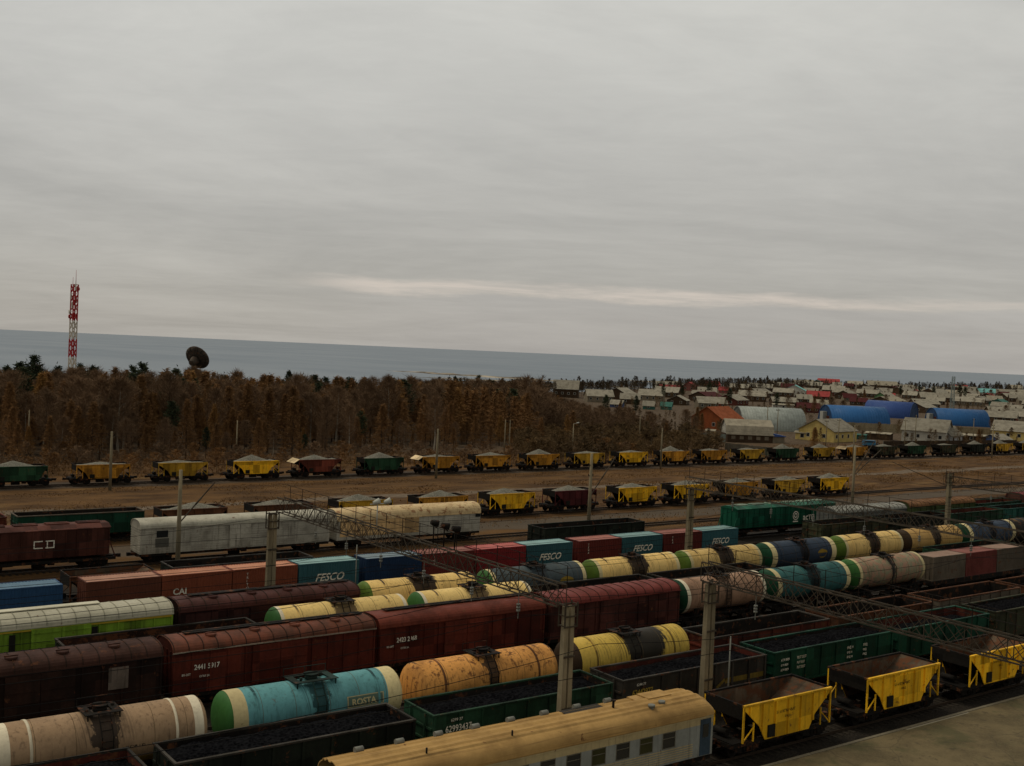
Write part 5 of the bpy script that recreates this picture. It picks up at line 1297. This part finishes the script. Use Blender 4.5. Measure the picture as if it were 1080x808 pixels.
NEARH = [
    (286, 270, 11.9, 7.9, 'orange', 'orange', 'g', 'orange brick house with rusty orange roof at the wood edge'),
    (290, 226, 12.1, 6.9, 'yellow', 'grey', 'g', 'yellow gabled house with grey roof behind the far gravel train'),
    (330, 217, 13.9, 7.6, 'white', 'grey', 's', 'large grey-white house with broad roof behind the far gravel train'),
    (334, 212.0, 6.2, 5.6, 'palegrey', 'grey', 'g', 'pale blue-grey gabled annex before the grey-white house'),
    (383, 218, 11.0, 6.8, 'yellow', 'grey', 's', 'yellow house at the right edge behind the far gravel train'),
    (355, 207, 6.4, 3.2, 'blue', 'grey', 'g', 'small shed with bright blue gable'),
    (321, 229, 7.7, 2.2, 'brown', 'pale', 's', 'low brown shed with pale flat roof left of the grey-white house'),
    (353, 214, 10.4, 2.6, 'brown', 'pale', 's', 'long low shed with pale roof right of the grey-white house'),
    (258, 246, 2.4, 2.1, 'yellow', 'pale', 's', 'tiny yellowish kiosk beside the grey fence'),
    (312, 230, 3.8, 1.6, 'teal', 'teal', 's', 'small teal-topped hut left of the pale shed roof'),
    (283, 230, 4.2, 2.7, 'yellow', 'pale', 's', 'pale porch hut left of the yellow gabled house')]
def house(x, y, wd, H, wall, roof, kind, label, near=False, group=None):
    z0 = ground_z(x, y); a = math.atan2(x, y)
    rz = -a + (0 if kind == 's' else rad(68)) + R.uniform(-.35, .35)
    if near: rz = -a + (rad(-12) if kind == 's' else rad(62))
    r = thing('house' if H > 3.4 else 'shed', (x, y, z0), label, 'house' if H > 3.4 else 'shed', group, rz)
    dp = wd * R.uniform(.62, .8) if kind == 's' else wd
    if kind == 'g': wd = wd * 1.25
    hx, hy = wd / 2, dp / 2; he = H * (.52 if H > 3 else .85); hr = H
    s = MB(); s.box(-hx, hx, -hy, hy, -.4, he)
    for q in (-1, 1):
        p_ = s.vs([(q * (hx - .02), -hy, he), (q * (hx - .02), hy, he), (q * (hx - .02), 0, hr - .1)]); s.face((p_, p_ + 1, p_ + 2) if q > 0 else (p_ + 2, p_ + 1, p_))
    s.build('wall', HM[wall], r)
    s = MB(); ov = .45; t_ = .14
    for q in (-1, 1):
        sl_ = (hr - he) / hy
        s.hexa([(-hx - ov, q * (hy + ov), he - ov * sl_), (hx + ov, q * (hy + ov), he - ov * sl_), (hx + ov, 0, hr), (-hx - ov, 0, hr), (-hx - ov, q * (hy + ov), he - ov * sl_ + t_), (hx + ov, q * (hy + ov), he - ov * sl_ + t_), (hx + ov, 0, hr + t_), (-hx - ov, 0, hr + t_)])
    ro = s.build('roof', MATS['dusty pale roof'] if roof == 'pale' else HM[roof], r)
    if H > 4.5 and R.random() < .75:
        s = MB(); cx_ = R.uniform(-hx * .5, hx * .5); s.box(cx_ - .3, cx_ + .3, -.3 + hy * .2, .3 + hy * .2, hr - 1.0, hr + .9); s.build('chimney', HM['darkred'] if near else HM['brown'], ro)
    nw = max(1, int(wd / 3.2)) if H > 3 else (1 if H > 2.3 else 0)
    for i in range(nw):
        xx = -hx + (i + .5) * 2 * hx / nw
        s = MB(); s.box(xx - .62, xx + .62, -hy - .06, -hy - .004, he * .36, he * .36 + 1.3); f_ = s.build('window', plain('window frame white', (.5, .5, .48), .7), r)
        s = MB(); s.box(xx - .5, xx + .5, -hy - .075, -hy - .063, he * .36 + .1, he * .36 + 1.2); s.build('pane', M_GLASS, f_)
    if H > 4.5 and kind == 'g':
        for yy_ in (-hy * .45, hy * .45):
            s = MB(); s.box(-hx - .06, -hx - .004, yy_ - .6, yy_ + .6, he * .36, he * .36 + 1.3); f_ = s.build('window', plain('window frame white', (.5, .5, .48), .7), r)
            s = MB(); s.box(-hx - .075, -hx - .063, yy_ - .5, yy_ + .5, he * .36 + .1, he * .36 + 1.2); s.build('pane', M_GLASS, f_)
    return r
paint('dusty pale roof', (.31, .285, .235), .85, .3, .3, .05)
for t_ in NEARH: house(*t_[:7], t_[7], True)
# far houses: named by colours and by order from the left within their street
def street(x, y):
    d = math.hypot(x, y)
    return 'nearest the wood' if d < 600 else ('behind the hangars' if d < 800 else ('in mid-town' if d < 1000 else 'in the far streets'))
cnt = {}
hs = sorted(HOUSES, key=lambda t: bear(t[0], t[1])); tot = {}
for t_ in hs: kk = (t_[4], t_[5], street(t_[0], t_[1])); tot[kk] = tot.get(kk, 0) + 1
for t_ in hs:
    kk = (t_[4], t_[5], street(t_[0], t_[1])); cnt[kk] = cnt.get(kk, 0) + 1
    wn_ = {'white': 'white', 'pale': 'pale', 'darkred': 'dark red'}.get(t_[4], t_[4])
    lb = '%s house with %s roof %s' % (wn_, COLN[t_[5]], kk[2])
    if tot[kk] > 1: lb += ', %s from the left' % ORD[cnt[kk] - 1]
    house(*t_[:7], lb, False, 'town houses')
def hangar(p_, d, Rd, L, yaw, col, label, front, doorbox=True, squash=1.0):
    x, y = ray_at(p_, d); z0 = ground_z(x, y)
    r = thing('hangar', (x, y, z0), label, 'hangar', 'arched hangars in the town', -math.atan2(x, y) + yaw)
    s = MB(); n = 28
    pr = [(Rd * math.cos(math.pi * i / n), Rd * squash * math.sin(math.pi * i / n)) for i in range(n + 1)]
    s.extrude_x(pr + [(yy_ * .985, z * .985) for yy_, z in pr[::-1]], -L / 2, L / 2, 0, True, True)
    s.box(-L / 2, L / 2, -Rd - .12, -Rd + .0, -.2, .5); s.build('arched_roof', col, r)
    s = MB(); ns = 22
    for i in range(ns + 1):
        xx = -L / 2 + .1 + (L - .2) * i / ns
        s.extrude_x([(yy_ * 1.006, z * 1.006) for yy_, z in pr] + [(yy_, z) for yy_, z in pr[::-1]], xx - .05, xx + .05, 0, False)
    s.build('seam', col, r)
    for q in (-1, 1):
        s = MB(); a = s.vs([(q * (L / 2 - .25), yy_ * .98, z * .98) for yy_, z in pr]); b_ = s.vs([(q * (L / 2 - .40), yy_ * .98, z * .98) for yy_, z in pr]); idx = [i for i in range(n + 1)]
        s.face([a + i for i in idx]); s.face([b_ + i for i in idx][::-1]); s.build('end_wall', front, r)
    if doorbox:
        s = MB(); s.box(-L / 2 - 1.6, -L / 2 + .2, -1.7, 1.7, -.2, 4.6); s.build('porch', plain('porch grey', (.34, .35, .35), .8), r)
    return r
HBF = paint('hangar gable blue', (.012, .050, .15), .6, .3)
HB = paint('hangar blue sheet', (.028, .12, .34), .5, .2, .2, .02, None, (.015, .06, .2)); HB2 = paint('hangar deep blue sheet', (.042, .09, .30), .5, .2, .2, .02, None, (.02, .04, .2)); HG = paint('hangar grey sheet', (.30, .34, .34), .5, .35, .4, .05, None, (.12, .13, .135))
hangar(812, 412, 8.6, 23, rad(16), HG, 'large grey arched hangar behind the barn', paint('hangar grey end', (.12, .13, .13), .7), False, .92)
hangar(902, 492, 8.4, 25, rad(22), HB, 'bright blue arched hangar with grey porch, left of the three', HBF, True, .88)
hangar(941, 575, 9.0, 22, rad(-14), HB2, 'deep blue arched hangar behind the other two', HBF, False, .88)
hangar(1011, 535, 8.2, 23, rad(22), HB, 'bright blue arched hangar with grey porch, right of the three', HBF, True, .88)
s = MB(); s.box(-.6, .6, -2.0, 2.0, 0, 4); 
def barn():
    x, y = ray_at(790, 343); r = thing('barn', (x, y, 0), 'gambrel-roofed timber barn with white gable in front of the grey hangar', 'barn', None, -math.atan2(x, y) + rad(14))
    s = MB(); s.box(-6.8, 6.8, -4.3, 4.3, -.3, 2.3); s.build('wall', HM['brown'], r)
    pr = [(-4.7, 2.2), (-3.6, 4.8), (0, 6.6), (3.6, 4.8), (4.7, 2.2)]
    s = MB(); s.extrude_x([(yy_, z) for yy_, z in pr] + [(yy_ * .96, z - .15) for yy_, z in pr[::-1]], -7.2, 7.2); s.build('roof', MATS['dusty pale roof'], r)
    for q in (-1, 1):
        s = MB(); a = s.vs([(q * 6.78, yy_ * .94, z - .16) for yy_, z in pr]); b_ = s.vs([(q * 6.6, yy_ * .94, z - .16) for yy_, z in pr]); s.face(list(range(a, a + 5))); s.face(list(range(b_, b_ + 5))[::-1]); s.build('gable', HM['white'], r)
    s = MB(); s.box(6.785, 6.86, -1.5, 1.5, 2.7, 4.9); f_ = s.build('window', HM['brown'], r); s = MB(); s.box(6.863, 6.88, -1.2, 1.2, 2.9, 4.7); s.build('pane', M_GLASS, f_)
    for xx in (-5, -2.5, 0, 2.5, 5): s = MB(); s.box(xx - .6, xx + .6, -4.36, -4.304, .8, 1.8); s.build('window', HM['pale'], r)
    s = MB(); s.box(6.9, 10.4, -4.2, 3.5, 0, 2.0); an = s.build('annex', HM['pale'], r); s = MB(); s.hexa([(6.87, -4.6, 2.0), (10.8, -4.6, 2.0), (10.8, 3.9, 2.0), (6.87, 3.9, 2.0), (6.87, -4.6, 2.9), (10.8, -4.6, 2.2), (10.8, 3.9, 2.2), (6.87, 3.9, 2.9)]); s.build('annex_roof', HB2, an)
barn()
def fence(pa, da, pb, db, H, mat, label):
    xa, ya = ray_at(pa, da); xb, yb = ray_at(pb, db); L = math.hypot(xb - xa, yb - ya)
    r = thing('fence', (xa, ya, ground_z(xa, ya)), label, 'fence', 'fences between the town and the railway', math.atan2(yb - ya, xb - xa))
    s = MB(); x = 0
    while x < L - .3: s.box(x, min(x + .95, L), -.03, .03, 0, H + R.uniform(-.06, .06)); x += 1.0
    s.build('board_panel', mat, r)
    s = MB(); x = 0
    while x <= L: s.box(x - .07, x + .07, .032, .17, -.2, H + .1); x += 4
    s.build('post', M_GREYMETAL, r)
fence(720, 345, 768, 332, 2.4, paint('fence blue grey', (.14, .17, .17), .85, .3, .4, .05), 'blue-grey board fence left of the barn')
fence(768, 300, 828, 292, 2.2, paint('fence weathered grey', (.13, .12, .10), .9, .4, .4, .05), 'weathered grey board fence below the barn')
fence(880, 430, 1062, 452, 3.2, paint('fence tan panels', (.26, .22, .15), .9, .3, .3, 0), 'long tan panel fence in front of the blue hangars')
fence(935, 352, 1075, 405, 2.0, paint('fence dark brown', (.07, .05, .035), .9, .4, .4, 0), 'dark brown board fence behind the sheds')
fence(640, 330, 700, 340, 2.0, paint('fence purple grey', (.16, .14, .17), .9, .4, .4, 0), 'purplish grey fence among trees below the small teal houses')
def van(p_, d, col, label, L=4.6):
    x, y = ray_at(p_, d); r = thing('parked_van', (x, y, 0), label, 'van', None, -math.atan2(x, y) + .3)
    s = MB(); s.extrude_x([(-.85, .45), (-.85, 1.2), (-.72, 1.95), (.72, 1.95), (.85, 1.2), (.85, .45)][::-1], -L / 2, L / 2 - 1.0); s.hexa([(L / 2 - 1, -.85, .45), (L / 2, -.8, .45), (L / 2, .8, .45), (L / 2 - 1, .85, .45), (L / 2 - 1, -.85, 1.2), (L / 2, -.75, 1.05), (L / 2, .75, 1.05), (L / 2 - 1, .85, 1.2)]); s.build('body', col, r)
    for xx in (-L / 2 + .9, L / 2 - .9):
        for yy_ in (-.78, .78): s = MB(); s.tube((xx, yy_ - .1, .33), (xx, yy_ + .1, .33), .33, n=12); s.build('wheel', M_WHEEL, r)
    s = MB(); s.box(-L / 2 + .4, L / 2 - 1.2, -.83, -.80, 1.25, 1.75); s.build('window', M_GLASS, r)
van(921, 352, plain('van blue', (.05, .18, .34), .4), 'small blue van behind the far gravel train')

# ---------------------------------------------------------------- trees
def leafmat(name, c1, c2, rough=.95):
    m, k, b = newmat(name)
    rn = k.add('ShaderNodeObjectInfo').outputs['Random']; pos = k.add('ShaderNodeNewGeometry').outputs['Position']
    n = k.noise(pos, .8, 3, .6); big = k.noise(pos, .055, 4, .6)
    f = k.math('ADD', k.math('MULTIPLY', k.ramp(n, .3, .7), .45), k.math('ADD', k.math('MULTIPLY', rn, .20), k.math('MULTIPLY', k.ramp(big, .35, .65), .42)))
    k.val(b.inputs['Base Color'], k.mix(f, c1, c2)); b.inputs['Roughness'].default_value = rough; b.inputs['Specular IOR Level'].default_value = .1
    return m
L_RUST = leafmat('rusty larch needles', (.095, .052, .022), (.255, .132, .050))
L_GOLD = leafmat('golden larch needles', (.16, .080, .026), (.31, .165, .050))
L_BARE = leafmat('bare grey brown twigs', (.095, .060, .034), (.215, .132, .072))
L_PINE = leafmat('dark pine needles', (.020, .030, .016), (.060, .070, .034))
M_BARK = plain('grey bark', (.09, .065, .048), .95); M_BIRCH = plain('pale birch bark', (.34, .31, .27), .9)
def crown_tris(rg, kind, H, n):
    """twig and needle tufts through the crown volume -> arrays of triangles"""
    out = []
    base = {'larch': .16, 'bare': .25, 'pine': .38, 'bush': 0.02}[kind]; wmax = {'larch': .225, 'bare': .23, 'pine': .155, 'bush': .55}[kind] * H
    nl = int(n / 14)
    for i in range(nl):                                            # a limb with a spray of tufts
        t = base + (1 - base) * rg.random() ** .85; a = rg.uniform(0, 6.283)
        if kind == 'larch': w_ = wmax * (1 - t) ** .95 * 1.3 + .10
        elif kind == 'bare': w_ = wmax * math.sin(math.pi * min(1, (t - base) / (1 - base) * .9 + .1)) ** .7 + .1
        elif kind == 'pine': w_ = wmax * math.sin(math.pi * min(1, (t - base) / (1 - base) * .85 + .15)) ** .6
        else: w_ = wmax * math.sqrt(max(.05, 1 - t * t))
        w_ *= rg.uniform(.45, 1.15)
        for j in range(14):
            f = rg.random() ** .6; up = {'larch': .05, 'bare': .75, 'pine': .15, 'bush': .5}[kind]
            c = np.array([math.cos(a) * w_ * f, math.sin(a) * w_ * f, H * t + up * w_ * f]) + np.array([rg.gauss(0, .03 * H * .4), rg.gauss(0, .03 * H * .4), rg.gauss(0, .02 * H)])
            d = np.array([math.cos(a) + rg.gauss(0, .7), math.sin(a) + rg.gauss(0, .7), {'larch': .1, 'bare': 1.2, 'pine': .4, 'bush': .9}[kind] + rg.gauss(0, .5)]); d /= np.linalg.norm(d)
            e = np.cross(d, np.array([rg.gauss(0, 1), rg.gauss(0, 1), rg.gauss(0, 1)])); e /= np.linalg.norm(e) + 1e-6
            ln, wd = {'larch': (.62, .12), 'bare': (.85, .065), 'pine': (.55, .26), 'bush': (.6, .09)}[kind]; ln *= rg.uniform(.6, 1.3) * H / 13 if kind != 'bush' else .8
            out.append((c - e * wd / 2, c + e * wd / 2, c + d * ln))
    return np.array(out)
def tri_mesh(name, tris, mat):
    me = bpy.data.meshes.new(name); n = len(tris)
    me.vertices.add(n * 3); me.loops.add(n * 3); me.polygons.add(n)
    me.vertices.foreach_set('co', tris.reshape(-1).astype(np.float32)); me.loops.foreach_set('vertex_index', np.arange(n * 3, dtype=np.int32))
    me.polygons.foreach_set('loop_start', np.arange(0, n * 3, 3, dtype=np.int32)); me.polygons.foreach_set('loop_total', np.full(n, 3, dtype=np.int32))
    me.materials.append(mat); me.update(calc_edges=True); return me
def trunk_mesh(rg, H, kind, mat):
    s = MB(); x = y = 0; pr = [(0, 0, -.4)]; r0 = .018 * H if kind != 'bush' else .03
    for i in range(1, 6):
        x += rg.gauss(0, .012 * H); y += rg.gauss(0, .012 * H); pr.append((x * .6, y * .6, H * .95 * i / 5))
    for i in range(5): s.tube(pr[i], pr[i + 1], r0 * (1 - i / 5.5), r0 * (1 - (i + 1) / 5.5), n=6, cap=False)
    if kind != 'bush':
        for i in range(9):
            t = rg.uniform(.3, .9); a = rg.uniform(0, 6.28); l = H * .13 * (1.1 - t) * 1.6; s.tube((0, 0, H * t), (math.cos(a) * l, math.sin(a) * l, H * t + l * (.8 if kind == 'bare' else .1)), r0 * .35 * (1.1 - t), .015, n=4, cap=False)
    return s.mesh('trunk', mat)
rg = random.Random(5); PROT = {}
for kind, mats, nn in (('larch', (L_RUST, L_RUST, L_RUST, L_RUST, L_RUST, L_GOLD), 3600), ('bare', (L_BARE, L_BARE, L_BARE, L_BARE), 3600), ('pine', (L_PINE, L_PINE, L_PINE), 1500), ('bush', (L_BARE, L_RUST), 420)):
    PROT[kind] = []
    for m_ in mats:
        Hh = 13.0 if kind != 'bush' else 3.0
        tr = crown_tris(rg, kind, Hh, nn)
        PROT[kind].append((tri_mesh('crown', tr, m_), trunk_mesh(rg, Hh, kind, M_BIRCH if kind == 'bare' and rg.random() < .3 else M_BARK), tr, Hh, m_))
TLAB = dict(larch='rusty brown larch in the wood behind the far gravel train', bare='bare grey-brown tree in the wood behind the far gravel train', pine='dark green pine rising out of the brown wood')
TLAB2 = dict(larch='golden larch among the town houses', bare='bare brown tree among the town houses', pine='dark pine among the town houses', bush='low brown bush between the far gravel train and the wood')
def tree(kind, x, y, H, label, group, pi=None):
    P = PROT[kind][rg.randrange(len(PROT[kind])) if pi is None else pi]
    z0 = ground_z(x, y)
    r = thing({'larch': 'larch_tree', 'bare': 'bare_tree', 'pine': 'pine_tree', 'bush': 'bush'}[kind], (x, y, z0 - .05), label, 'tree' if kind != 'bush' else 'bush', group, rg.uniform(0, 6.28))
    sc = H / P[3]; r.scale = (sc * rg.uniform(.85, 1.2),) * 2 + (sc,)
    link('crown', P[0], r); link('trunk', P[1], r)
    return r
def canopy_top(x, y):                                              # height of the canopy at a place: the wood thins towards the lake terrace
    d = math.hypot(x, y); p_ = bear(x, y); return CAM_H - float(np.interp(p_, FPX, CANOPY)) * d * math.cos(math.atan((p_ - 540) / 1175)) / 1175 - ground_z(x, y)
cand = []
rw = random.Random(21)
for iy in range(0, 60):
    for ix in range(0, 110):
        y = 206 + iy * 4.6 + rw.uniform(-2, 2); x = 5 + ix * 4.6 + rw.uniform(-2, 2)
        p_ = bear(x, y); d = math.hypot(x, y)
        if p_ < -40 or p_ > 735: continue
        front = float(np.interp(p_, [0, 300, 450, 560, 640, 735], [209, 213, 217, 222, 232, 246]))
        if y < front: continue
        lim = float(np.interp(p_, [0, 300, 450, 540, 600, 660, 735], [330, 340, 420, 470, 440, 390, 335]))
        if d > lim: continue
        if p_ > 620 and rw.random() < np.interp(p_, [620, 735], [.0, .35]): continue
        kb = 34 if p_ < 560 else 34
        top = canopy_top(x, y)
        if p_ > 570: top = min(top, CAM_H - float(np.interp(p_, [560, 585, 620, 680, 735], [31, 45, 54, 56, 60])) * d / 1175)
        H = min(top * rw.uniform(.70, 1.07), rw.uniform(9.5, 16.5))
        if y - front < 16: H *= rw.uniform(.30, 1.0)
        if H < 2.5: continue
        cand.append((d, x, y, H, p_))
cand.sort()
def kind_at(x, y):
    q = mnoise.noise(Vector((x * .018, y * .018, 3.7))) + rw.uniform(-.35, .35)
    return 'larch' if q > -.10 else ('bare' if q > -.42 else 'pine')
N_IND = 250
tags_done = 0
far_tris = {}
def add_far(kind, x, y, H, n, sub=None):
    P = PROT[kind][rw.randrange(len(PROT[kind]))]; tr = P[2]
    idx = np.random.RandomState(rw.randrange(1 << 30)).choice(len(tr), n, replace=False); sc = H / P[3]
    t3 = tr[idx].copy(); c = t3.mean(axis=1, keepdims=True); t3 = c + (t3 - c) * (1.0 + .6 * (len(tr) / n) ** .5 * .6)
    a = rw.uniform(0, 6.28); ca, sa = math.cos(a), math.sin(a); wx = sc * rw.uniform(.9, 1.25)
    out = np.empty_like(t3); out[..., 0] = (t3[..., 0] * ca - t3[..., 1] * sa) * wx + x; out[..., 1] = (t3[..., 0] * sa + t3[..., 1] * ca) * wx + y; out[..., 2] = t3[..., 2] * sc + ground_z(x, y)
    far_tris.setdefault(P[4].name if not sub else sub, []).append(out)
for i, (d, x, y, H, p_) in enumerate(cand):
    kd = kind_at(x, y)
    if kd == 'pine' and p_ > 555: kd = 'bare'
    if i < N_IND: tree(kd, x, y, H, TLAB[kd] if kd != 'pine' else 'dark green pine inside the brown wood behind the far gravel train', 'trees of the wood, nearest ones', None)
    else: add_far(kd, x, y, H, 900)
# scattered trees of the town and pine belt beyond it
def belt(p0, p1, n, dfun, hmul, kinds, name):
    for _ in range(n):
        p_ = rw.uniform(p0, p1); d = dfun(p_) * rw.uniform(.93, 1.07); x, y = ray_at(p_, d)
        top = CAM_H - float(np.interp(p_, FPX, CANOPY)) * d / 1175 - ground_z(x, y)
        H = max(3.0, top * rw.uniform(.72, 1.0) * hmul + (rw.uniform(0, 3) if rw.random() < .15 else 0)); add_far(rw.choice(kinds), x, y, H, 190, name)
BD = lambda p_: float(np.interp(p_, [380, 480, 560, 640, 700, 800, 900, 1000, 1080, 1160], [390, 520, 600, 720, 880, 1060, 1420, 1380, 1720, 1750]))
belt(455, 1120, 950, BD, 1.08, ['pine', 'pine', 'bare', 'larch'], 'far')
belt(640, 1120, 240, lambda p_: BD(p_) * .86, .8, ['pine', 'bare', 'larch'], 'far')
for _ in range(800):
    p_ = rw.uniform(545, 760); d = rw.uniform(238, 345); x, y = ray_at(p_, d)
    if y < 187 or any(math.hypot(x - t[0], y - t[1]) < t[2] * .75 + 1.5 for t in HOUSES + NEARH) or (735 < p_ and d > 300): continue
    add_far(rw.choice(['bare', 'bare', 'larch', 'bush']), x, y, rw.uniform(1.5, 5.2), 280, 'town')
for _ in range(700):
    p_ = rw.uniform(655, 1120); d = rw.uniform(300, 1250) if rw.random() < .75 else rw.uniform(260, 520); x, y = ray_at(p_, d)
    if y < 192 or any(math.hypot(x - t[0], y - t[1]) < t[2] * .75 + 1.5 for t in HOUSES + NEARH) or (860 < p_ < 1060 and 425 < d < 600) or (770 < p_ < 850 and d < 430): continue
    add_far(rw.choice(['bare', 'bare', 'larch', 'larch', 'pine']), x, y, rw.uniform(2.2, 7.0) * (.7 + d / 2200), 260, 'town')
for nm, ar in far_tris.items():
    if nm == 'town':
        o = link('garden_shrubs', tri_mesh('garden_shrubs', np.concatenate(ar), leafmat('garden twigs', (.050, .036, .020), (.17, .105, .045)))); tag(o, 'brown shrubs and bare garden trees between the town houses', 'shrubs', None, 'stuff')
    elif nm != 'far':
        o = link('distant_wood', tri_mesh('distant_wood', np.concatenate(ar), MATS[nm]))
        tag(o, {'rusty larch needles': 'rusty brown back rows of the wood', 'golden larch needles': 'golden crowns in the back rows of the wood', 'bare grey brown twigs': 'bare grey-brown back rows of the wood', 'dark pine needles': 'dark pines in the back rows of the wood'}[nm], 'wood', None, 'stuff')
fr = np.concatenate(far_tris['far']); o = link('pine_belt', tri_mesh('pine_belt', fr, leafmat('far pine belt needles', (.028, .027, .016), (.095, .062, .036)))); tag(o, 'dark belt of pines between the town and the lake', 'wood', None, 'stuff')
# pines standing above the canopy on the left skyline
for i, (p_, d, H, lb) in enumerate(((35, 300, 17.4, 'tall broad pine on the skyline left of the red and white mast'), (24, 300, 14.6, 'short pine on the skyline at the far left'), (60, 298, 15.0, 'pine on the skyline just left of the mast foot'), (84, 300, 15.6, 'pine on the skyline just right of the mast foot'), (139, 300, 15.6, 'left of two thin pines between mast and dish'), (149, 302, 16.4, 'right of two thin pines between mast and dish'), (186, 305, 15.2, 'pine on the skyline just left of the dish antenna'), (236, 310, 13.8, 'small pine on the skyline right of the dish antenna'), (305, 330, 15.0, 'round-topped pine on the skyline left of centre'), (320, 330, 13.8, 'low pine right of the round-topped skyline pine'), (332, 332, 14.2, 'pine on the skyline between the dish and the spit'), (343, 332, 13.6, 'second pine on the skyline between the dish and the spit'), (480, 420, 13.2, 'dark pine on the skyline below the tip of the spit'), (505, 450, 13.4, 'dark pine on the skyline in front of the spit'), (468, 285, 12.6, 'dark conical pine within the orange wood, centre'))):
    x, y = ray_at(p_, d); H = H - ground_z(x, y) * .8; tree('pine', x, y, H, lb, 'pines standing above the wood')
for p_, d, H, kd in ((199, 365, 14.6, 'larch'), (204, 360, 14.9, 'bare'), (209, 366, 14.4, 'larch'), (214, 362, 13.8, 'bare')):
    x, y = ray_at(p_, d); tree(kd, x, y, H, {'larch': 'rusty larch in front of the foot of the dish antenna', 'bare': 'bare tree in front of the foot of the dish antenna'}[kd], 'trees before the dish antenna')
TT = [(862, 318, 6.5, 'larch', 5), (640, 420, 9, 'pine', 0), (672, 430, 9, 'pine', 1), (655, 405, 7, 'larch', 0), (725, 350, 8, 'bare', 0), (737, 352, 9, 'larch', 1), (742, 335, 8, 'larch', 0), (735, 330, 7, 'bare', 1), (770, 560, 10, 'pine', 0), (820, 560, 9.5, 'pine', 1), (832, 570, 8, 'bare', 1), (868, 520, 8.5, 'bare', 2), (878, 540, 9, 'bare', 0), (860, 560, 9, 'larch', 2), (890, 530, 8, 'bare', 1), (950, 900, 11, 'pine', 2), (970, 920, 12, 'pine', 0), (985, 950, 11, 'pine', 1), (1012, 1000, 13, 'pine', 1), (1018, 980, 11, 'pine', 0), (1045, 980, 10, 'bare', 1), (912, 780, 9, 'larch', 1), (748, 700, 11, 'pine', 1), (700, 610, 10, 'pine', 2), (720, 640, 9, 'pine', 0), (1035, 380, 6, 'larch', 2), (1048, 470, 6, 'bare', 0), (690, 300, 6.5, 'bare', 2), (705, 310, 6, 'larch', 0), (760, 300, 3.5, 'bare', 0), (935, 700, 8, 'bare', 0), (1000, 690, 7, 'larch', 1), (1062, 640, 7, 'bare', 1), (845, 470, 7, 'bare', 2), (790, 640, 9, 'bare', 0)]
for p_, d, H, kd, pi in TT:
    x, y = ray_at(p_, d); tree(kd, x, y, H, TLAB2[kd] if not (kd == 'larch' and p_ == 862) else 'golden larch right beside the yellow gabled house', 'trees among the town houses', pi)
# bushes and dry grass between the far train and the wood
for i in range(210):
    p_ = rw.uniform(0, 720); yb_ = rw.uniform(188, 214); a = rad(36.13) + math.atan((p_ - 540) / 1175.0); x = yb_ * math.tan(a)
    tree('bush', x, yb_, rw.uniform(1.2, 3.6), TLAB2['bush'], 'bushes at the wood edge')
def tufts(name, n, x0, x1, y0, y1, hmin, hmax, mat, label):
    rs = np.random.RandomState(9 + n); xs_ = rs.uniform(x0, x1, n); ys_ = rs.uniform(y0, y1, n)
    keep = np.array([mnoise.noise(Vector((a * .06, b_ * .16, 1.0))) + .35 * mnoise.noise(Vector((a * .4, b_ * .4, 5.0))) > -.05 for a, b_ in zip(xs_, ys_)]); xs_, ys_ = xs_[keep], ys_[keep]; n = len(xs_)
    h = rs.uniform(hmin, hmax, n); a = rs.uniform(0, 6.28, n); wd = .11
    z = np.array([ground_z(p, q) for p, q in zip(xs_, ys_)])
    t = np.zeros((n, 3, 3)); t[:, 0] = np.stack([xs_ - wd * np.cos(a), ys_ - wd * np.sin(a), z - .1], 1); t[:, 1] = np.stack([xs_ + wd * np.cos(a), ys_ + wd * np.sin(a), z - .1], 1); t[:, 2] = np.stack([xs_ + rs.normal(0, .2, n), ys_ + rs.normal(0, .2, n), z + h], 1)
    tag(link(name, tri_mesh(name, t, mat)), label, 'grass', None, 'stuff')
L_GRASS = leafmat('dry grass blades', (.075, .038, .014), (.22, .120, .042))
tufts('dry_grass', 60000, 10, 330, 134, 176, .07, .22, L_GRASS, 'dry brown grass on the strip between the two gravel trains')
tufts('dry_grass', 16000, 20, 330, 184, 216, .2, .6, L_GRASS, 'dry brown grass between the far gravel train and the wood')
tufts('weeds', 6000, 60, 240, 106, 127, .10, .35, L_GRASS, 'dry weeds on the bank behind the containers')
